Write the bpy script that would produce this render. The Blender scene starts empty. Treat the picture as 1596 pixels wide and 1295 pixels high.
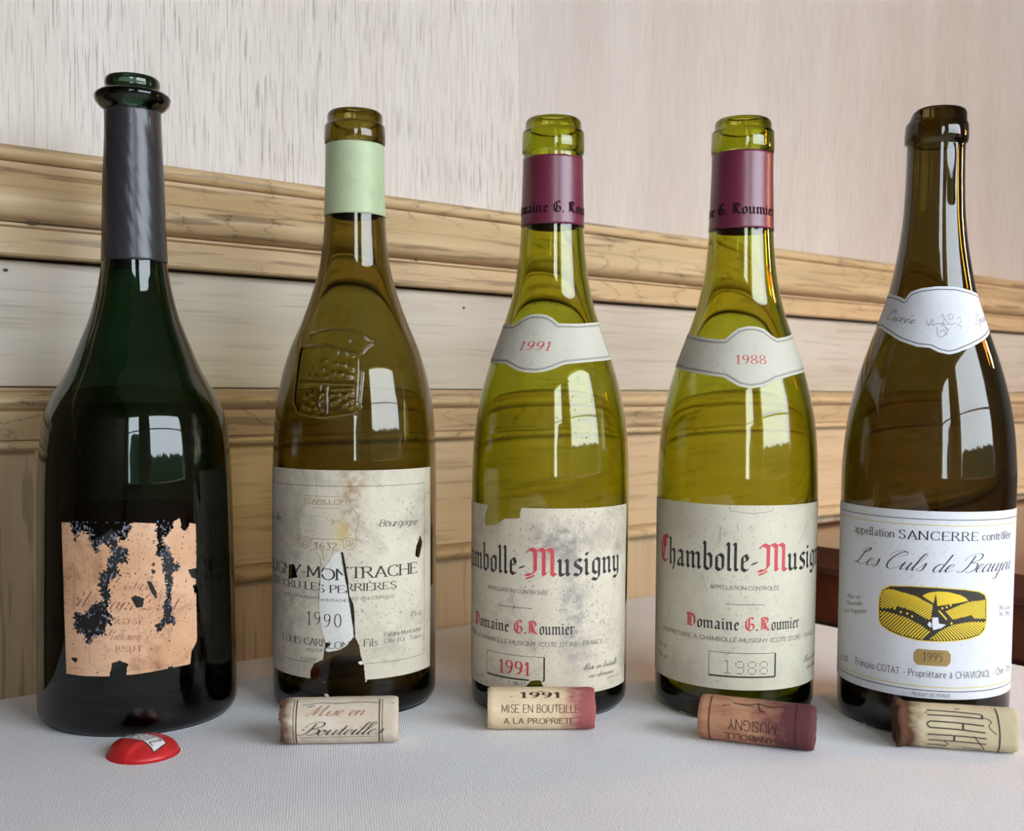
import bpy, math, numpy as np
from mathutils import Matrix, Vector
# ------------------------------------------------------------------ camera, sky, light, exposure
S = bpy.context.scene
COL = S.collection
TAB = 0.75                                   # height of the table top
EYE = Vector((0, 0, TAB + .1566))
FPX, PCX, PCY = 1700., 798., 697.
pitch, roll = math.atan(.054), math.radians(.4)
CF = Vector((0, math.cos(pitch), -math.sin(pitch)))
CR = Vector((1, 0, 0)); CU = CR.cross(CF)
CR, CU = math.cos(roll)*CR + math.sin(roll)*CU, -math.sin(roll)*CR + math.cos(roll)*CU
cd = bpy.data.cameras.new('camera'); cam = bpy.data.objects.new('camera', cd); COL.objects.link(cam)
cam.matrix_world = Matrix(((CR.x, CU.x, -CF.x, EYE.x), (CR.y, CU.y, -CF.y, EYE.y), (CR.z, CU.z, -CF.z, EYE.z), (0, 0, 0, 1)))
cd.sensor_width = 36; cd.sensor_fit = 'HORIZONTAL'; cd.lens = 36*FPX/1596; cd.shift_y = (PCY-647.5)/1596
cd.clip_start = .02; cd.dof.use_dof = True; cd.dof.focus_distance = .515; cd.dof.aperture_fstop = 17
S.camera = cam
S.view_settings.view_transform = 'Standard'; S.view_settings.look = 'None'
S.view_settings.gamma = 1; S.view_settings.use_curve_mapping = False
S.view_settings.exposure = 1.22
S.cycles.max_bounces = 16; S.cycles.transmission_bounces = 14; S.cycles.glossy_bounces = 6; S.cycles.diffuse_bounces = 5
S.cycles.use_denoising = True; S.cycles.sample_clamp_indirect = 8; S.cycles.blur_glossy = .3
W = bpy.data.worlds.new('overcast_sky'); S.world = W; W.use_nodes = True
W.node_tree.nodes['Background'].inputs[0].default_value = (.82, .91, 1, 1)
W.node_tree.nodes['Background'].inputs[1].default_value = 5.2
ANG = math.atan2(.623, .782)                 # the panelled wall runs off to the right and away
E1 = Vector((math.cos(ANG), math.sin(ANG), 0)); E2 = Vector((-math.sin(ANG), math.cos(ANG), 0))
def wl(s, t, z=0): return E1*s + E2*t + Vector((0, 0, z))     # s along the wall, t away from the camera
WINT = -1.04                                  # plane of the window wall
WINS = [(-.76, -.24), (.04, 1.43)]
WZ0, WZ1 = .8, 1.88
for a, b in WINS:
    l = bpy.data.lights.new('window_portal', 'AREA'); l.shape = 'RECTANGLE'; l.size = b-a; l.size_y = WZ1-WZ0
    l.cycles.is_portal = True
    o = bpy.data.objects.new('window_portal', l); COL.objects.link(o)
    o.matrix_world = Matrix.Translation(wl((a+b)/2, WINT-.02, (WZ0+WZ1)/2)) @ Matrix.Rotation(ANG, 4, 'Z') @ Matrix.Rotation(math.radians(90), 4, 'X')
l = bpy.data.lights.new('warm_wall_lamp', 'POINT'); l.color = (1, .5, .17); l.energy = 1.1; l.shadow_soft_size = .035
o = bpy.data.objects.new('warm_wall_lamp', l); COL.objects.link(o); o.location = wl(1.05, .02, 1.22)

# ------------------------------------------------------------------ helpers
def mesh(name, v, f, m=None, parent=None, smooth=True):
    me = bpy.data.meshes.new(name)
    me.from_pydata([tuple(p) for p in v], [], [tuple(q) for q in f]); me.update()
    if smooth: me.shade_smooth()
    o = bpy.data.objects.new(name, me); COL.objects.link(o)
    if m: me.materials.append(m)
    if parent: o.parent = parent
    return o
def thing(name, label, cat, loc=(0, 0, 0), rz=0, group=None):
    o = bpy.data.objects.new(name, None); COL.objects.link(o); o.location = loc; o.rotation_euler = (0, 0, rz)
    o.empty_display_size = .02
    return tag(o, label, cat, group)
def tag(o, label, cat, group=None):
    o['label'] = label; o['category'] = cat
    if group: o['group'] = group
    return o
def struct(o): o['kind'] = 'structure'; return o
def bevel(o, w=.001, n=2):
    b = o.modifiers.new('bevel', 'BEVEL'); b.width = w; b.segments = n; b.limit_method = 'ANGLE'; return o
def box(name, x0, x1, y0, y1, z0, z1, m, parent=None, bv=0):
    v = [(x, y, z) for x in (x0, x1) for y in (y0, y1) for z in (z0, z1)]
    o = mesh(name, v, [(0, 1, 3, 2), (4, 6, 7, 5), (0, 4, 5, 1), (2, 3, 7, 6), (0, 2, 6, 4), (1, 5, 7, 3)], m, parent, False)
    return bevel(o, bv) if bv else o
def loft(name, prof, x0, x1, m, parent, nx=2):
    """a closed (y, z) profile run along local x"""
    n = len(prof); v = []; f = []
    for i in range(nx):
        x = x0+(x1-x0)*i/(nx-1); v += [(x, y, z) for y, z in prof]
    for i in range(nx-1):
        for j in range(n): f.append((i*n+j, i*n+(j+1) % n, (i+1)*n+(j+1) % n, (i+1)*n+j))
    f.append(tuple(range(n))); f.append(tuple(range((nx-1)*n, nx*n))[::-1])
    o = mesh(name, v, f, m, parent, True)
    e = o.modifiers.new('edges', 'EDGE_SPLIT'); e.split_angle = math.radians(32)
    return o
def lin(c): return tuple((x/255/12.92 if x <= 10 else ((x/255+.055)/1.055)**2.4) for x in c)
def hsh(a): return np.modf(np.sin(a*12.9898)*43758.5453)[0] % 1
def vnoise(x, y, seed=0.):
    xi, yi = np.floor(x), np.floor(y); xf, yf = x-xi, y-yi
    u, v = xf*xf*(3-2*xf), yf*yf*(3-2*yf)
    h = lambda i, j: hsh((xi+i)*1.0+(yi+j)*57.31+seed*13.7)
    return (h(0, 0)*(1-u)+h(1, 0)*u)*(1-v)+(h(0, 1)*(1-u)+h(1, 1)*u)*v
def fbm(x, y, seed=0, n=4):
    s = 0; a = .5
    for i in range(n): s = s+a*vnoise(x*2**i, y*2**i, seed+i); a *= .5
    return s-.47
# ------------------------------------------------------------------ materials
class N:
    def __init__(s, name):
        s.m = bpy.data.materials.new(name); s.m.use_nodes = True; s.t = s.m.node_tree; s.b = s.t.nodes['Principled BSDF']
    def n(s, typ, **k):
        d = s.t.nodes.new(typ)
        for a, v in k.items():
            if a.startswith('i_'):
                key = a[2:].replace('_', ' '); d.inputs[int(key) if key.isdigit() else key].default_value = v
            else: setattr(d, a, v)
        return d
    def l(s, a, b): s.t.links.new(a, b)
    def co(s, scale, loc=(0, 0, 0), rot=(0, 0, 0)):
        c = s.n('ShaderNodeTexCoord'); m = s.n('ShaderNodeMapping'); m.inputs['Scale'].default_value = scale
        m.inputs['Location'].default_value = loc; m.inputs['Rotation'].default_value = rot
        s.l(c.outputs['Object'], m.inputs['Vector']); return m.outputs['Vector']
    def noise(s, scale, detail=4, rough=.55, dist=0, loc=(0, 0, 0)):
        t = s.n('ShaderNodeTexNoise', i_Scale=1., i_Detail=detail, i_Roughness=rough, i_Distortion=dist)
        s.l(s.co(scale, loc), t.inputs['Vector']); return t.outputs['Fac']
    def ramp(s, fac, stops):
        r = s.n('ShaderNodeValToRGB'); e = r.color_ramp.elements
        while len(e) < len(stops): e.new(.5)
        for q, (p, c) in zip(e, stops): q.position = p; q.color = (*c, 1) if len(c) == 3 else c
        s.l(fac, r.inputs['Fac']); return r.outputs['Color']
    def mix(s, fac, a, b, mode='MIX'):
        m = s.n('ShaderNodeMix', data_type='RGBA', blend_type=mode)
        for v, k in ((fac, 0), (a, 6), (b, 7)):
            if hasattr(v, 'is_linked'): s.l(v, m.inputs[k])
            else: m.inputs[k].default_value = v if k == 0 else (*v, 1)
        return m.outputs[2]
    def bump(s, h, dist, strength=1.):
        b = s.n('ShaderNodeBump', i_Distance=dist, i_Strength=strength); s.l(h, b.inputs['Height']); s.l(b.outputs['Normal'], s.b.inputs['Normal'])
    def set(s, **k):
        for a, v in k.items():
            key = a.replace('_', ' ')
            if hasattr(v, 'is_linked'): s.l(v, s.b.inputs[key])
            else: s.b.inputs[key].default_value = (*v, 1) if isinstance(v, tuple) and len(v) == 3 else v
        return s.m
G0, G1 = (0, 0, 0), (1, 1, 1)
def flat(name, c, rough=.6, **k): return N(name).set(Base_Color=lin(c), Roughness=rough, **k)
def wood(name, c1, c2, pore, vert, amt=.6, fine=300, seed=0, rough=.55, figure=0., st_amt=.12, pl_=.05, pt=.565):
    n = N(name); lo = (seed*3.1, seed*1.7, seed*2.3)
    g = (lambda a, b: (a, a, b)) if vert else (lambda a, b: (b, a, a))
    tone = n.noise(g(16, 1.6), 4, .55, .4, lo)
    c = n.mix(n.ramp(tone, [(.3, G0), (.7, G1)]), lin(c1), lin(c2))
    st = n.noise(g(fine*.5, fine*.022), 3, .6, .15, lo)
    c = n.mix(n.mix(1., n.ramp(st, [(.38, G1), (.6, G0)]), (st_amt,)*3, 'MULTIPLY'), c, lin(pore))
    po = n.noise(g(fine, fine*pl_), 2, .5, .15, (lo[0]+5, lo[1], lo[2]))
    where = n.ramp(n.noise(g(5, 2.2), 3, .6, .5, (lo[0]+9, lo[1], lo[2])), [(.36, (.25,)*3), (.62, G1)])
    mask = n.mix(1., n.ramp(po, [(pt, G0), (pt+.08, G1)]), where, 'MULTIPLY')
    if figure:
        w = n.n('ShaderNodeTexWave', i_Scale=1., i_Distortion=9., i_Detail=3., i_Detail_Scale=1.4)
        n.l(n.co((9, 60, 60), lo), w.inputs['Vector'])
        fg = n.mix(1., n.ramp(w.outputs['Fac'], [(0, G1), (.1, G0)]), n.ramp(n.noise(g(22, 7), 2, .5, 0, lo), [(.46, G0), (.55, (figure,)*3)]), 'MULTIPLY')
        fg = n.mix(1., fg, n.ramp(n.noise((700, 700, 700), 2), [(.4, G0), (.55, G1)]), 'MULTIPLY')
        mask = n.mix(1., mask, fg, 'ADD')
    c = n.mix(n.mix(1., mask, (amt,)*3, 'MULTIPLY'), c, lin(pore))
    n.bump(mask, .0004, -.6)
    return n.set(Base_Color=c, Roughness=rough, Specular_IOR_Level=.35)
M = {}
M['oak_upper'] = wood('cerused_oak', (216, 208, 199), (205, 194, 182), (104, 90, 78), True, .7, 1150, 1, st_amt=.1, pl_=.03, pt=.56)
M['oak_smooth'] = wood('smooth_cerused_oak', (205, 195, 186), (195, 183, 173), (128, 110, 96), True, .28, 1000, 9, st_amt=.12, pl_=.03, pt=.56)
M['oak_mould'] = wood('honey_oak', (210, 184, 144), (192, 162, 119), (88, 66, 44), False, .5, 260, 2, .42, .8)
M['oak_board'] = wood('grey_oak', (203, 194, 180), (186, 175, 157), (120, 104, 84), False, .4, 300, 3, .45)
M['oak_panel'] = wood('amber_oak', (208, 184, 150), (192, 165, 127), (100, 74, 46), False, .35, 280, 4, .45)
M['oak_panel_v'] = wood('amber_oak_upright', (206, 182, 150), (188, 161, 126), (92, 68, 44), True, .4, 280, 5, .45)
M['dark_wood'] = wood('dark_varnished_wood', (112, 60, 40), (84, 42, 28), (34, 16, 11), False, .5, 160, 6, .1)
M['plaster'] = flat('white_plaster', (214, 212, 208), .9)
M['walnut'] = wood('walnut_panelling', (92, 66, 46), (74, 52, 36), (36, 24, 16), True, .4, 260, 8, .5)
M['dark_gap'] = flat('wall_backing', (92, 74, 54), .9)
M['parquet'] = wood('parquet_wood', (128, 92, 58), (104, 72, 44), (50, 32, 20), False, .4, 120, 7, .4)
M['frame_white'] = flat('window_paint', (196, 190, 180), .5)
def cloth():
    n = N('white_table_linen')
    w1 = n.n('ShaderNodeTexWave', wave_type='BANDS', bands_direction='X', i_Scale=300., i_Distortion=3., i_Detail=2.)
    w2 = n.n('ShaderNodeTexWave', wave_type='BANDS', bands_direction='Y', i_Scale=300., i_Distortion=3., i_Detail=2.)
    v = n.co((1, 1, 1), rot=(0, 0, .5))
    n.l(v, w1.inputs['Vector']); n.l(v, w2.inputs['Vector'])
    h = n.mix(.5, w1.outputs['Color'], w2.outputs['Color'])
    h = n.mix(.5, h, n.ramp(n.noise((1100, 800, 900), 3), [(.3, G0), (.7, G1)]))
    c = n.mix(n.ramp(n.noise((7, 7, 7), 4), [(.35, G0), (.65, G1)]), lin((243, 241, 243)), lin((232, 230, 233)))
    c = n.mix(n.ramp(h, [(.2, (.35,)*3), (.7, G0)]), c, lin((170, 172, 178)))
    n.bump(h, .0003, .85)
    return n.set(Base_Color=c, Roughness=.85, Sheen_Weight=.1)
M['cloth'] = cloth()
def glass(name, T, mm):
    # clear glass that absorbs: T is what is left of light after mm millimetres
    n = N(name); n.set(Base_Color=(1., 1., 1.), Roughness=0.0, IOR=1.5, Transmission_Weight=1.)
    sg = [-math.log(t)/mm*1000 for t in T]; D = max(sg)*1.02
    v = n.n('ShaderNodeVolumeAbsorption', i_Color=(*[1-q/D for q in sg], 1), i_Density=D)
    n.l(v.outputs[0], n.t.nodes['Material Output'].inputs['Volume']); return n.m
M['g1'] = glass('dark_green_glass', (.008, .032, .012), 8)
M['g2'] = glass('brown_olive_glass', (.24, .19, .03), 6.8)
M['g3'] = glass('olive_glass', (.40, .425, .026), 6.4)
M['g5'] = glass('dark_brown_glass', (.085, .062, .013), 7.2)
def paper(name, c, c2, speck, amt, scale=90, stain=None, big=14, rough=.75, sf=9, th=.585):
    n = N(name)
    k = n.mix(n.ramp(n.noise((big,)*3, 5, .6), [(.36, G0), (.66, G1)]), lin(c), lin(c2))
    k = n.mix(n.ramp(n.noise((scale*.5,)*3, 5, .7, .3, (3, 1, 2)), [(.5, G0), (.8, (amt,)*3)]), k, lin(speck))
    d = n.ramp(n.noise((scale*sf,)*3, 3, .65, 0, (1, 5, 2)), [(th, G0), (th+.07, (amt,)*3)])
    zone = n.ramp(n.noise((34, 34, 34), 3, .5, 0, (8, 2, 1)), [(.42, (.15,)*3), (.6, G1)])
    k = n.mix(n.mix(1., d, zone, 'MULTIPLY'), k, lin(speck))
    if stain:
        for (sx, sz, rx, rz, col, a) in stain:
            v = n.co((1/rx, .01, 1/rz), (-sx/rx, 0, -sz/rz)); g = n.n('ShaderNodeTexGradient', gradient_type='SPHERICAL'); n.l(v, g.inputs['Vector'])
            fac = n.mix(1., n.ramp(g.outputs['Fac'], [(0, G0), (.7, (a,)*3)]), n.ramp(n.noise((160,)*3, 4, .7), [(.35, G0), (.6, G1)]), 'MULTIPLY')
            k = n.mix(fac, k, lin(col))
    n.bump(n.noise((220,)*3, 3), .0003, .35)
    return n.set(Base_Color=k, Roughness=rough, Specular_IOR_Level=.3)
INK = flat('black_ink', (38, 34, 34), .6); INKG = flat('faded_grey_ink', (76, 70, 66), .7)
RED = flat('red_ink', (192, 66, 72), .6); BRN = flat('brown_ink', (118, 64, 42), .7); YEL = flat('yellow_line_ink', (205, 188, 92), .6)
GOLD = flat('pale_gold_ink', (146, 124, 82), .6)

# ------------------------------------------------------------------ pens and alphabets
def pl(s): return [tuple(float(a) for a in p.split(',')) for p in s.split()]
BL = {'n': (5, '.4,5.8 1,5.2 1,.8 1.7,.3|1,4.5 2.6,5.9 3.4,5.2 3.4,.8 4.1,.3'), 'm': (7.4, '.4,5.8 1,5.2 1,.8 1.7,.3|1,4.5 2.6,5.9 3.4,5.2 3.4,.8 4.1,.3|3.4,4.5 5,5.9 5.8,5.2 5.8,.8 6.5,.3'),
 'i': (2.6, '.4,5.8 1,5.2 1,.8 1.7,.3|.7,7.9 1.4,7.4'), 'u': (5, '.4,5.8 1,5.2 1,.9 1.8,.2 3.4,1.5|2.8,5.8 3.4,5.2 3.4,.8 4.1,.3'),
 'a': (4.7, '.7,5 1.7,5.9 3,5.2 3,.8 3.8,.3|3,3.4 1.2,2.5 .9,1 1.6,.2 3,1.4'), 'o': (4.5, '1,5 1,1 2.2,.1 3.4,1 3.4,5 2.2,5.9 1,5'),
 'l': (2.5, '.4,9.8 1,9.3 1,.8 1.8,.3'), 'b': (4.5, '.4,9.8 1,9.3 1,1 2.2,.1 3.4,1 3.4,4.8 2.4,5.9 1,5'),
 'h': (4.6, '.4,9.8 1,9.3 1,.8 1.6,.3|1,4.6 2.6,5.9 3.4,5 3.4,1 2.6,-1.6'), 'e': (4, '1,3 3.1,4.1 2.2,5.9 1,5 1,1 2.2,.1 3.3,1'),
 's': (4.1, '3.2,5.2 2.2,5.9 1,5 1.1,3.9 3.2,2.4 3.2,1 2,.1 .7,.8'), 'g': (4.6, '3.4,5.2 2.2,5.9 1,5 1,1.4 2.2,.5 3.4,1.4|2.6,5.7 3.4,5.2 3.4,-.6 2.4,-1.8 .6,-1.2'),
 'y': (4.6, '.4,5.8 1,5.2 1,1.2 2,.3 3.4,1.4|2.8,5.8 3.4,5.2 3.4,-.6 2.4,-1.8 .8,-1.4'), 'r': (3.4, '.4,5.8 1,5.2 1,.8 1.7,.3|1,4.5 2.4,5.9 3.1,5.2'),
 '-': (2.9, '.4,2.5 2.5,3.2'), '.': (2, '.6,.7 1.2,.2'), ' ': (2.4, ''),
 'C': (5.8, '5.2,8.4 4.2,9.4 2.6,8.8 1.4,7 1.2,3 2,1 3.6,.1 5.2,1|2.7,8.8 2.9,4 2.6,1.4|3.9,9.2 3.9,5.2'),
 'M': (9.2, '.3,7.8 1.5,9.2 3,8.4 3,1.6 1.6,.3 .1,.3|3,8.4 4.5,9.3 5.5,8.4 5.5,.9 6,.4|5.5,8.4 7,9.3 8,8.4 8,.9 8.9,.2|.3,-1 1.6,-.6 2.8,.2'),
 'D': (6.2, '1,9.4 1.7,8.6 1.7,1.2 .4,.3|.4,8 2,9.4 4.2,8.6 5.2,6.6 5.2,2.4 3.6,.5 1.6,1|2.9,8.2 2.9,1.6'),
 'G': (6.2, '5,8.4 4,9.4 2.4,8.8 1.2,6.6 1.2,2.6 2.4,.6 4,.1 5.2,1.4 5.2,4.2 3.6,4.9|2.8,8.4 2.8,1.6'),
 'R': (6.2, '1.6,9 1.6,1.2 .6,.3|.4,8 2,9.4 4,9 4.8,7.4 4.2,5.6 1.8,4.8|3,4.8 4.2,1.2 5.6,.3|2.8,8.4 2.8,1')}
RO = {'A': (5.6, '0,0 2.6,7 5.2,0|.9,2.4 4.3,2.4'), 'B': (4.6, '0,0 0,7|~0,7 1.6,7 3,6.5 3.4,5.4 2.9,4.2 1.6,3.7 0,3.7|~1.6,3.7 3.2,3.3 3.9,1.9 3.2,.5 1.7,0 0,0'),
 'C': (5.8, '~5.3,5.6 4.4,6.7 3,7 1.2,6.3 .2,4.6 .2,2.4 1.2,.7 3,0 4.4,.3 5.3,1.4'), 'D': (5.7, '0,0 0,7|~0,7 2,7 4,6.2 5,4.5 5,2.5 4,.8 2,0 0,0'),
 'E': (4.6, '4,7 0,7 0,0 4,0|0,3.6 3.1,3.6'), 'F': (4.4, '3.9,7 0,7 0,0|0,3.6 3,3.6'), 'G': (6.1, '~5.2,5.7 4.3,6.7 3,7 1.2,6.3 .2,4.6 .2,2.4 1.2,.7 3,0 4.4,.2 5.3,.9|5.3,.9 5.3,3 3.6,3'),
 'H': (5.8, '0,0 0,7|5,0 5,7|0,3.6 5,3.6'), 'I': (1.3, '0,0 0,7'), 'L': (4.3, '0,7 0,0 3.8,0'), 'M': (6.9, '0,0 .2,7 3,1 5.8,7 6,0'), 'N': (5.8, '0,0 0,7 5,0 5,7'),
 'O': (6.5, '~3,7 1.2,6.3 .2,4.6 .2,2.4 1.2,.7 3,0 4.8,.7 5.8,2.4 5.8,4.6 4.8,6.3 3,7'), 'P': (4.6, '0,0 0,7|~0,7 1.8,7 3.4,6.5 3.9,5.3 3.4,4 1.8,3.4 0,3.4'),
 'R': (5.2, '0,0 0,7|~0,7 1.8,7 3.3,6.5 3.7,5.4 3.2,4.2 1.8,3.7 0,3.7|1.9,3.7 4.6,0'), 'S': (4.6, '~3.8,5.8 3.2,6.8 2,7 .7,6.4 .5,5.2 1.4,4.1 3,3.3 4,2.2 3.8,.8 2.6,0 1.2,.2 .2,1.4'),
 'T': (5, '0,7 4.8,7|2.4,7 2.4,0'), 'U': (5.7, '~0,7 0,2.4 .7,.6 2.4,0 4.2,.6 4.9,2.4 4.9,7'), 'V': (5.3, '0,7 2.5,0 5,7'), 'Y': (5, '0,7 2.4,3.4 4.8,7|2.4,3.4 2.4,0'),
 'a': (3.8, '~.4,3.9 1.4,4.6 2.6,4.2 2.9,3.2 2.9,.8 3.4,0|~2.9,2.8 1.2,2.3 .4,1.2 1,.1 2,.1 2.9,1'), 'b': (4.1, '0,7 0,0|~0,3.4 1.2,4.6 2.6,4.3 3.3,2.4 2.6,.4 1.2,0 0,1'),
 'c': (3.5, '~3,3.8 2,4.6 .8,4.1 .2,2.4 .8,.5 2,0 3.1,.9'), 'd': (4.2, '3.3,7 3.3,0|~3.3,3.4 2.1,4.6 .8,4.2 .1,2.3 .8,.4 2.1,0 3.3,1'), 'e': (3.7, '~.2,2.6 3.1,2.6 2.8,4 1.7,4.6 .6,4 .2,2.3 .8,.5 2,0 3.1,.9'),
 'f': (2.4, '~2.2,6.6 1.4,7 .8,6 .8,0|0,4.5 2,4.5'), 'g': (4.1, '~3.2,3.4 2.1,4.6 .8,4.2 .1,2.4 .8,.6 2.1,.2 3.2,1.2|~3.2,4.5 3.2,-.8 2.4,-2 .4,-1.6'),
 'h': (4.1, '0,7 0,0|~0,3 1.4,4.6 2.7,4.2 3.1,3 3.1,0'), 'i': (1.4, '.2,4.5 .2,0|.1,6.2 .3,6.6'), 'j': (1.4, '~.6,4.5 .6,-1 -.2,-2'), 'l': (1.4, '.2,7 .2,0'),
 'm': (6.4, '0,4.5 0,0|~0,3 1.3,4.6 2.4,4.2 2.7,3 2.7,0|~2.7,3 4,4.6 5.1,4.2 5.4,3 5.4,0'), 'n': (4, '0,4.5 0,0|~0,3 1.4,4.6 2.7,4.2 3.1,3 3.1,0'), 'o': (4, '~1.7,4.6 .6,4 .1,2.3 .6,.6 1.7,0 2.8,.6 3.3,2.3 2.8,4 1.7,4.6'),
 'p': (4.1, '0,4.5 0,-2.2|~0,3.4 1.2,4.6 2.6,4.3 3.3,2.4 2.6,.4 1.2,0 0,1'), 'r': (2.8, '0,4.5 0,0|~0,3 1.2,4.5 2.3,4.4'), 's': (3.2, '~2.6,3.8 1.6,4.6 .5,4 .6,2.9 2.2,1.9 2.5,.8 1.4,0 .2,.7'),
 't': (2.5, '~.9,6 .9,1 1.4,0 2.2,.3|0,4.5 2,4.5'), 'u': (4, '~0,4.5 0,1.4 .7,.2 1.8,.1 3.1,1.6|3.1,4.5 3.1,0'), 'v': (3.6, '0,4.5 1.6,0 3.2,4.5'), 'y': (3.6, '0,4.5 1.7,.2|~3.3,4.5 1.3,-1.4 .2,-2'),
 '0': (4.4, '~2,7 .8,6 .3,3.5 .8,1 2,0 3.2,1 3.7,3.5 3.2,6 2,7'), '1': (3, '.2,5.8 1.4,7 1.4,0'), '2': (4.4, '~.3,5.4 1,6.8 2.4,7 3.4,5.8 3,4 .2,0|.2,0 3.8,0'), '3': (4.2, '~.4,6 1.6,7 3,6.4 3,4.6 1.6,3.8 3.2,3 3.4,1.2 2,0 .2,.8'),
 '4': (4.2, '2.8,0 2.8,7 .1,2.2 3.8,2.2'), 'K': (5, '0,0 0,7|4.4,7 0,3|1.4,4.2 4.6,0'), 'Z': (4.6, '.2,7 4.2,7 .1,0 4.3,0'), 'z': (3.4, '.2,4.5 3,4.5 .1,0 3.1,0'),
 '5': (4.2, '3.4,7 .8,7 .6,4|~.6,4 2,4.4 3.4,3.4 3.4,1.4 2,0 .3,.6'), '6': (4.3, '~3.2,6.6 1.6,5.8 .4,3.6 .5,1.2 1.8,0 3.2,.8 3.5,2.4 2.4,3.8 .6,2.8'), '7': (4.2, '.2,7 3.6,7 1.4,0'),
 '8': (4.4, '~2,3.7 .7,4.5 .7,6.3 2,7 3.2,6.3 3.2,4.5 2,3.7 .5,2.6 .4,1 2,0 3.5,1 3.4,2.6 2,3.7'), '9': (4.3, '~3.4,4.4 2.2,3.2 .8,3.8 .4,5.4 1.2,6.8 2.4,6.9 3.4,5.8 3.4,3.4 2.4,1 .8,.2'),
 '-': (2.8, '.3,2.6 2.1,2.6'), '.': (1.4, '.2,.1 .5,.1'), ',': (1.4, '.4,.3 .1,-.9'), '(': (2, '~1.2,7.6 .3,5 .3,2 1.2,-.6'), ')': (2, '~.2,7.6 1.1,5 1.1,2 .2,-.6'), "'": (1.2, '.4,7.2 .2,5.6'),
 '&': (5.6, '~5,0 1.4,5 1.6,6.6 2.6,7 3.2,6 2.6,4.6 .6,2.8 .3,1.2 1.4,0 3,.4 4.6,3'), '%': (5, '0,0 4,7|~.8,5 .2,6 .8,7 1.4,6 .8,5|~3.2,0 2.6,1 3.2,2 3.8,1 3.2,0'), ' ': (2.6, '')}
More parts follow.
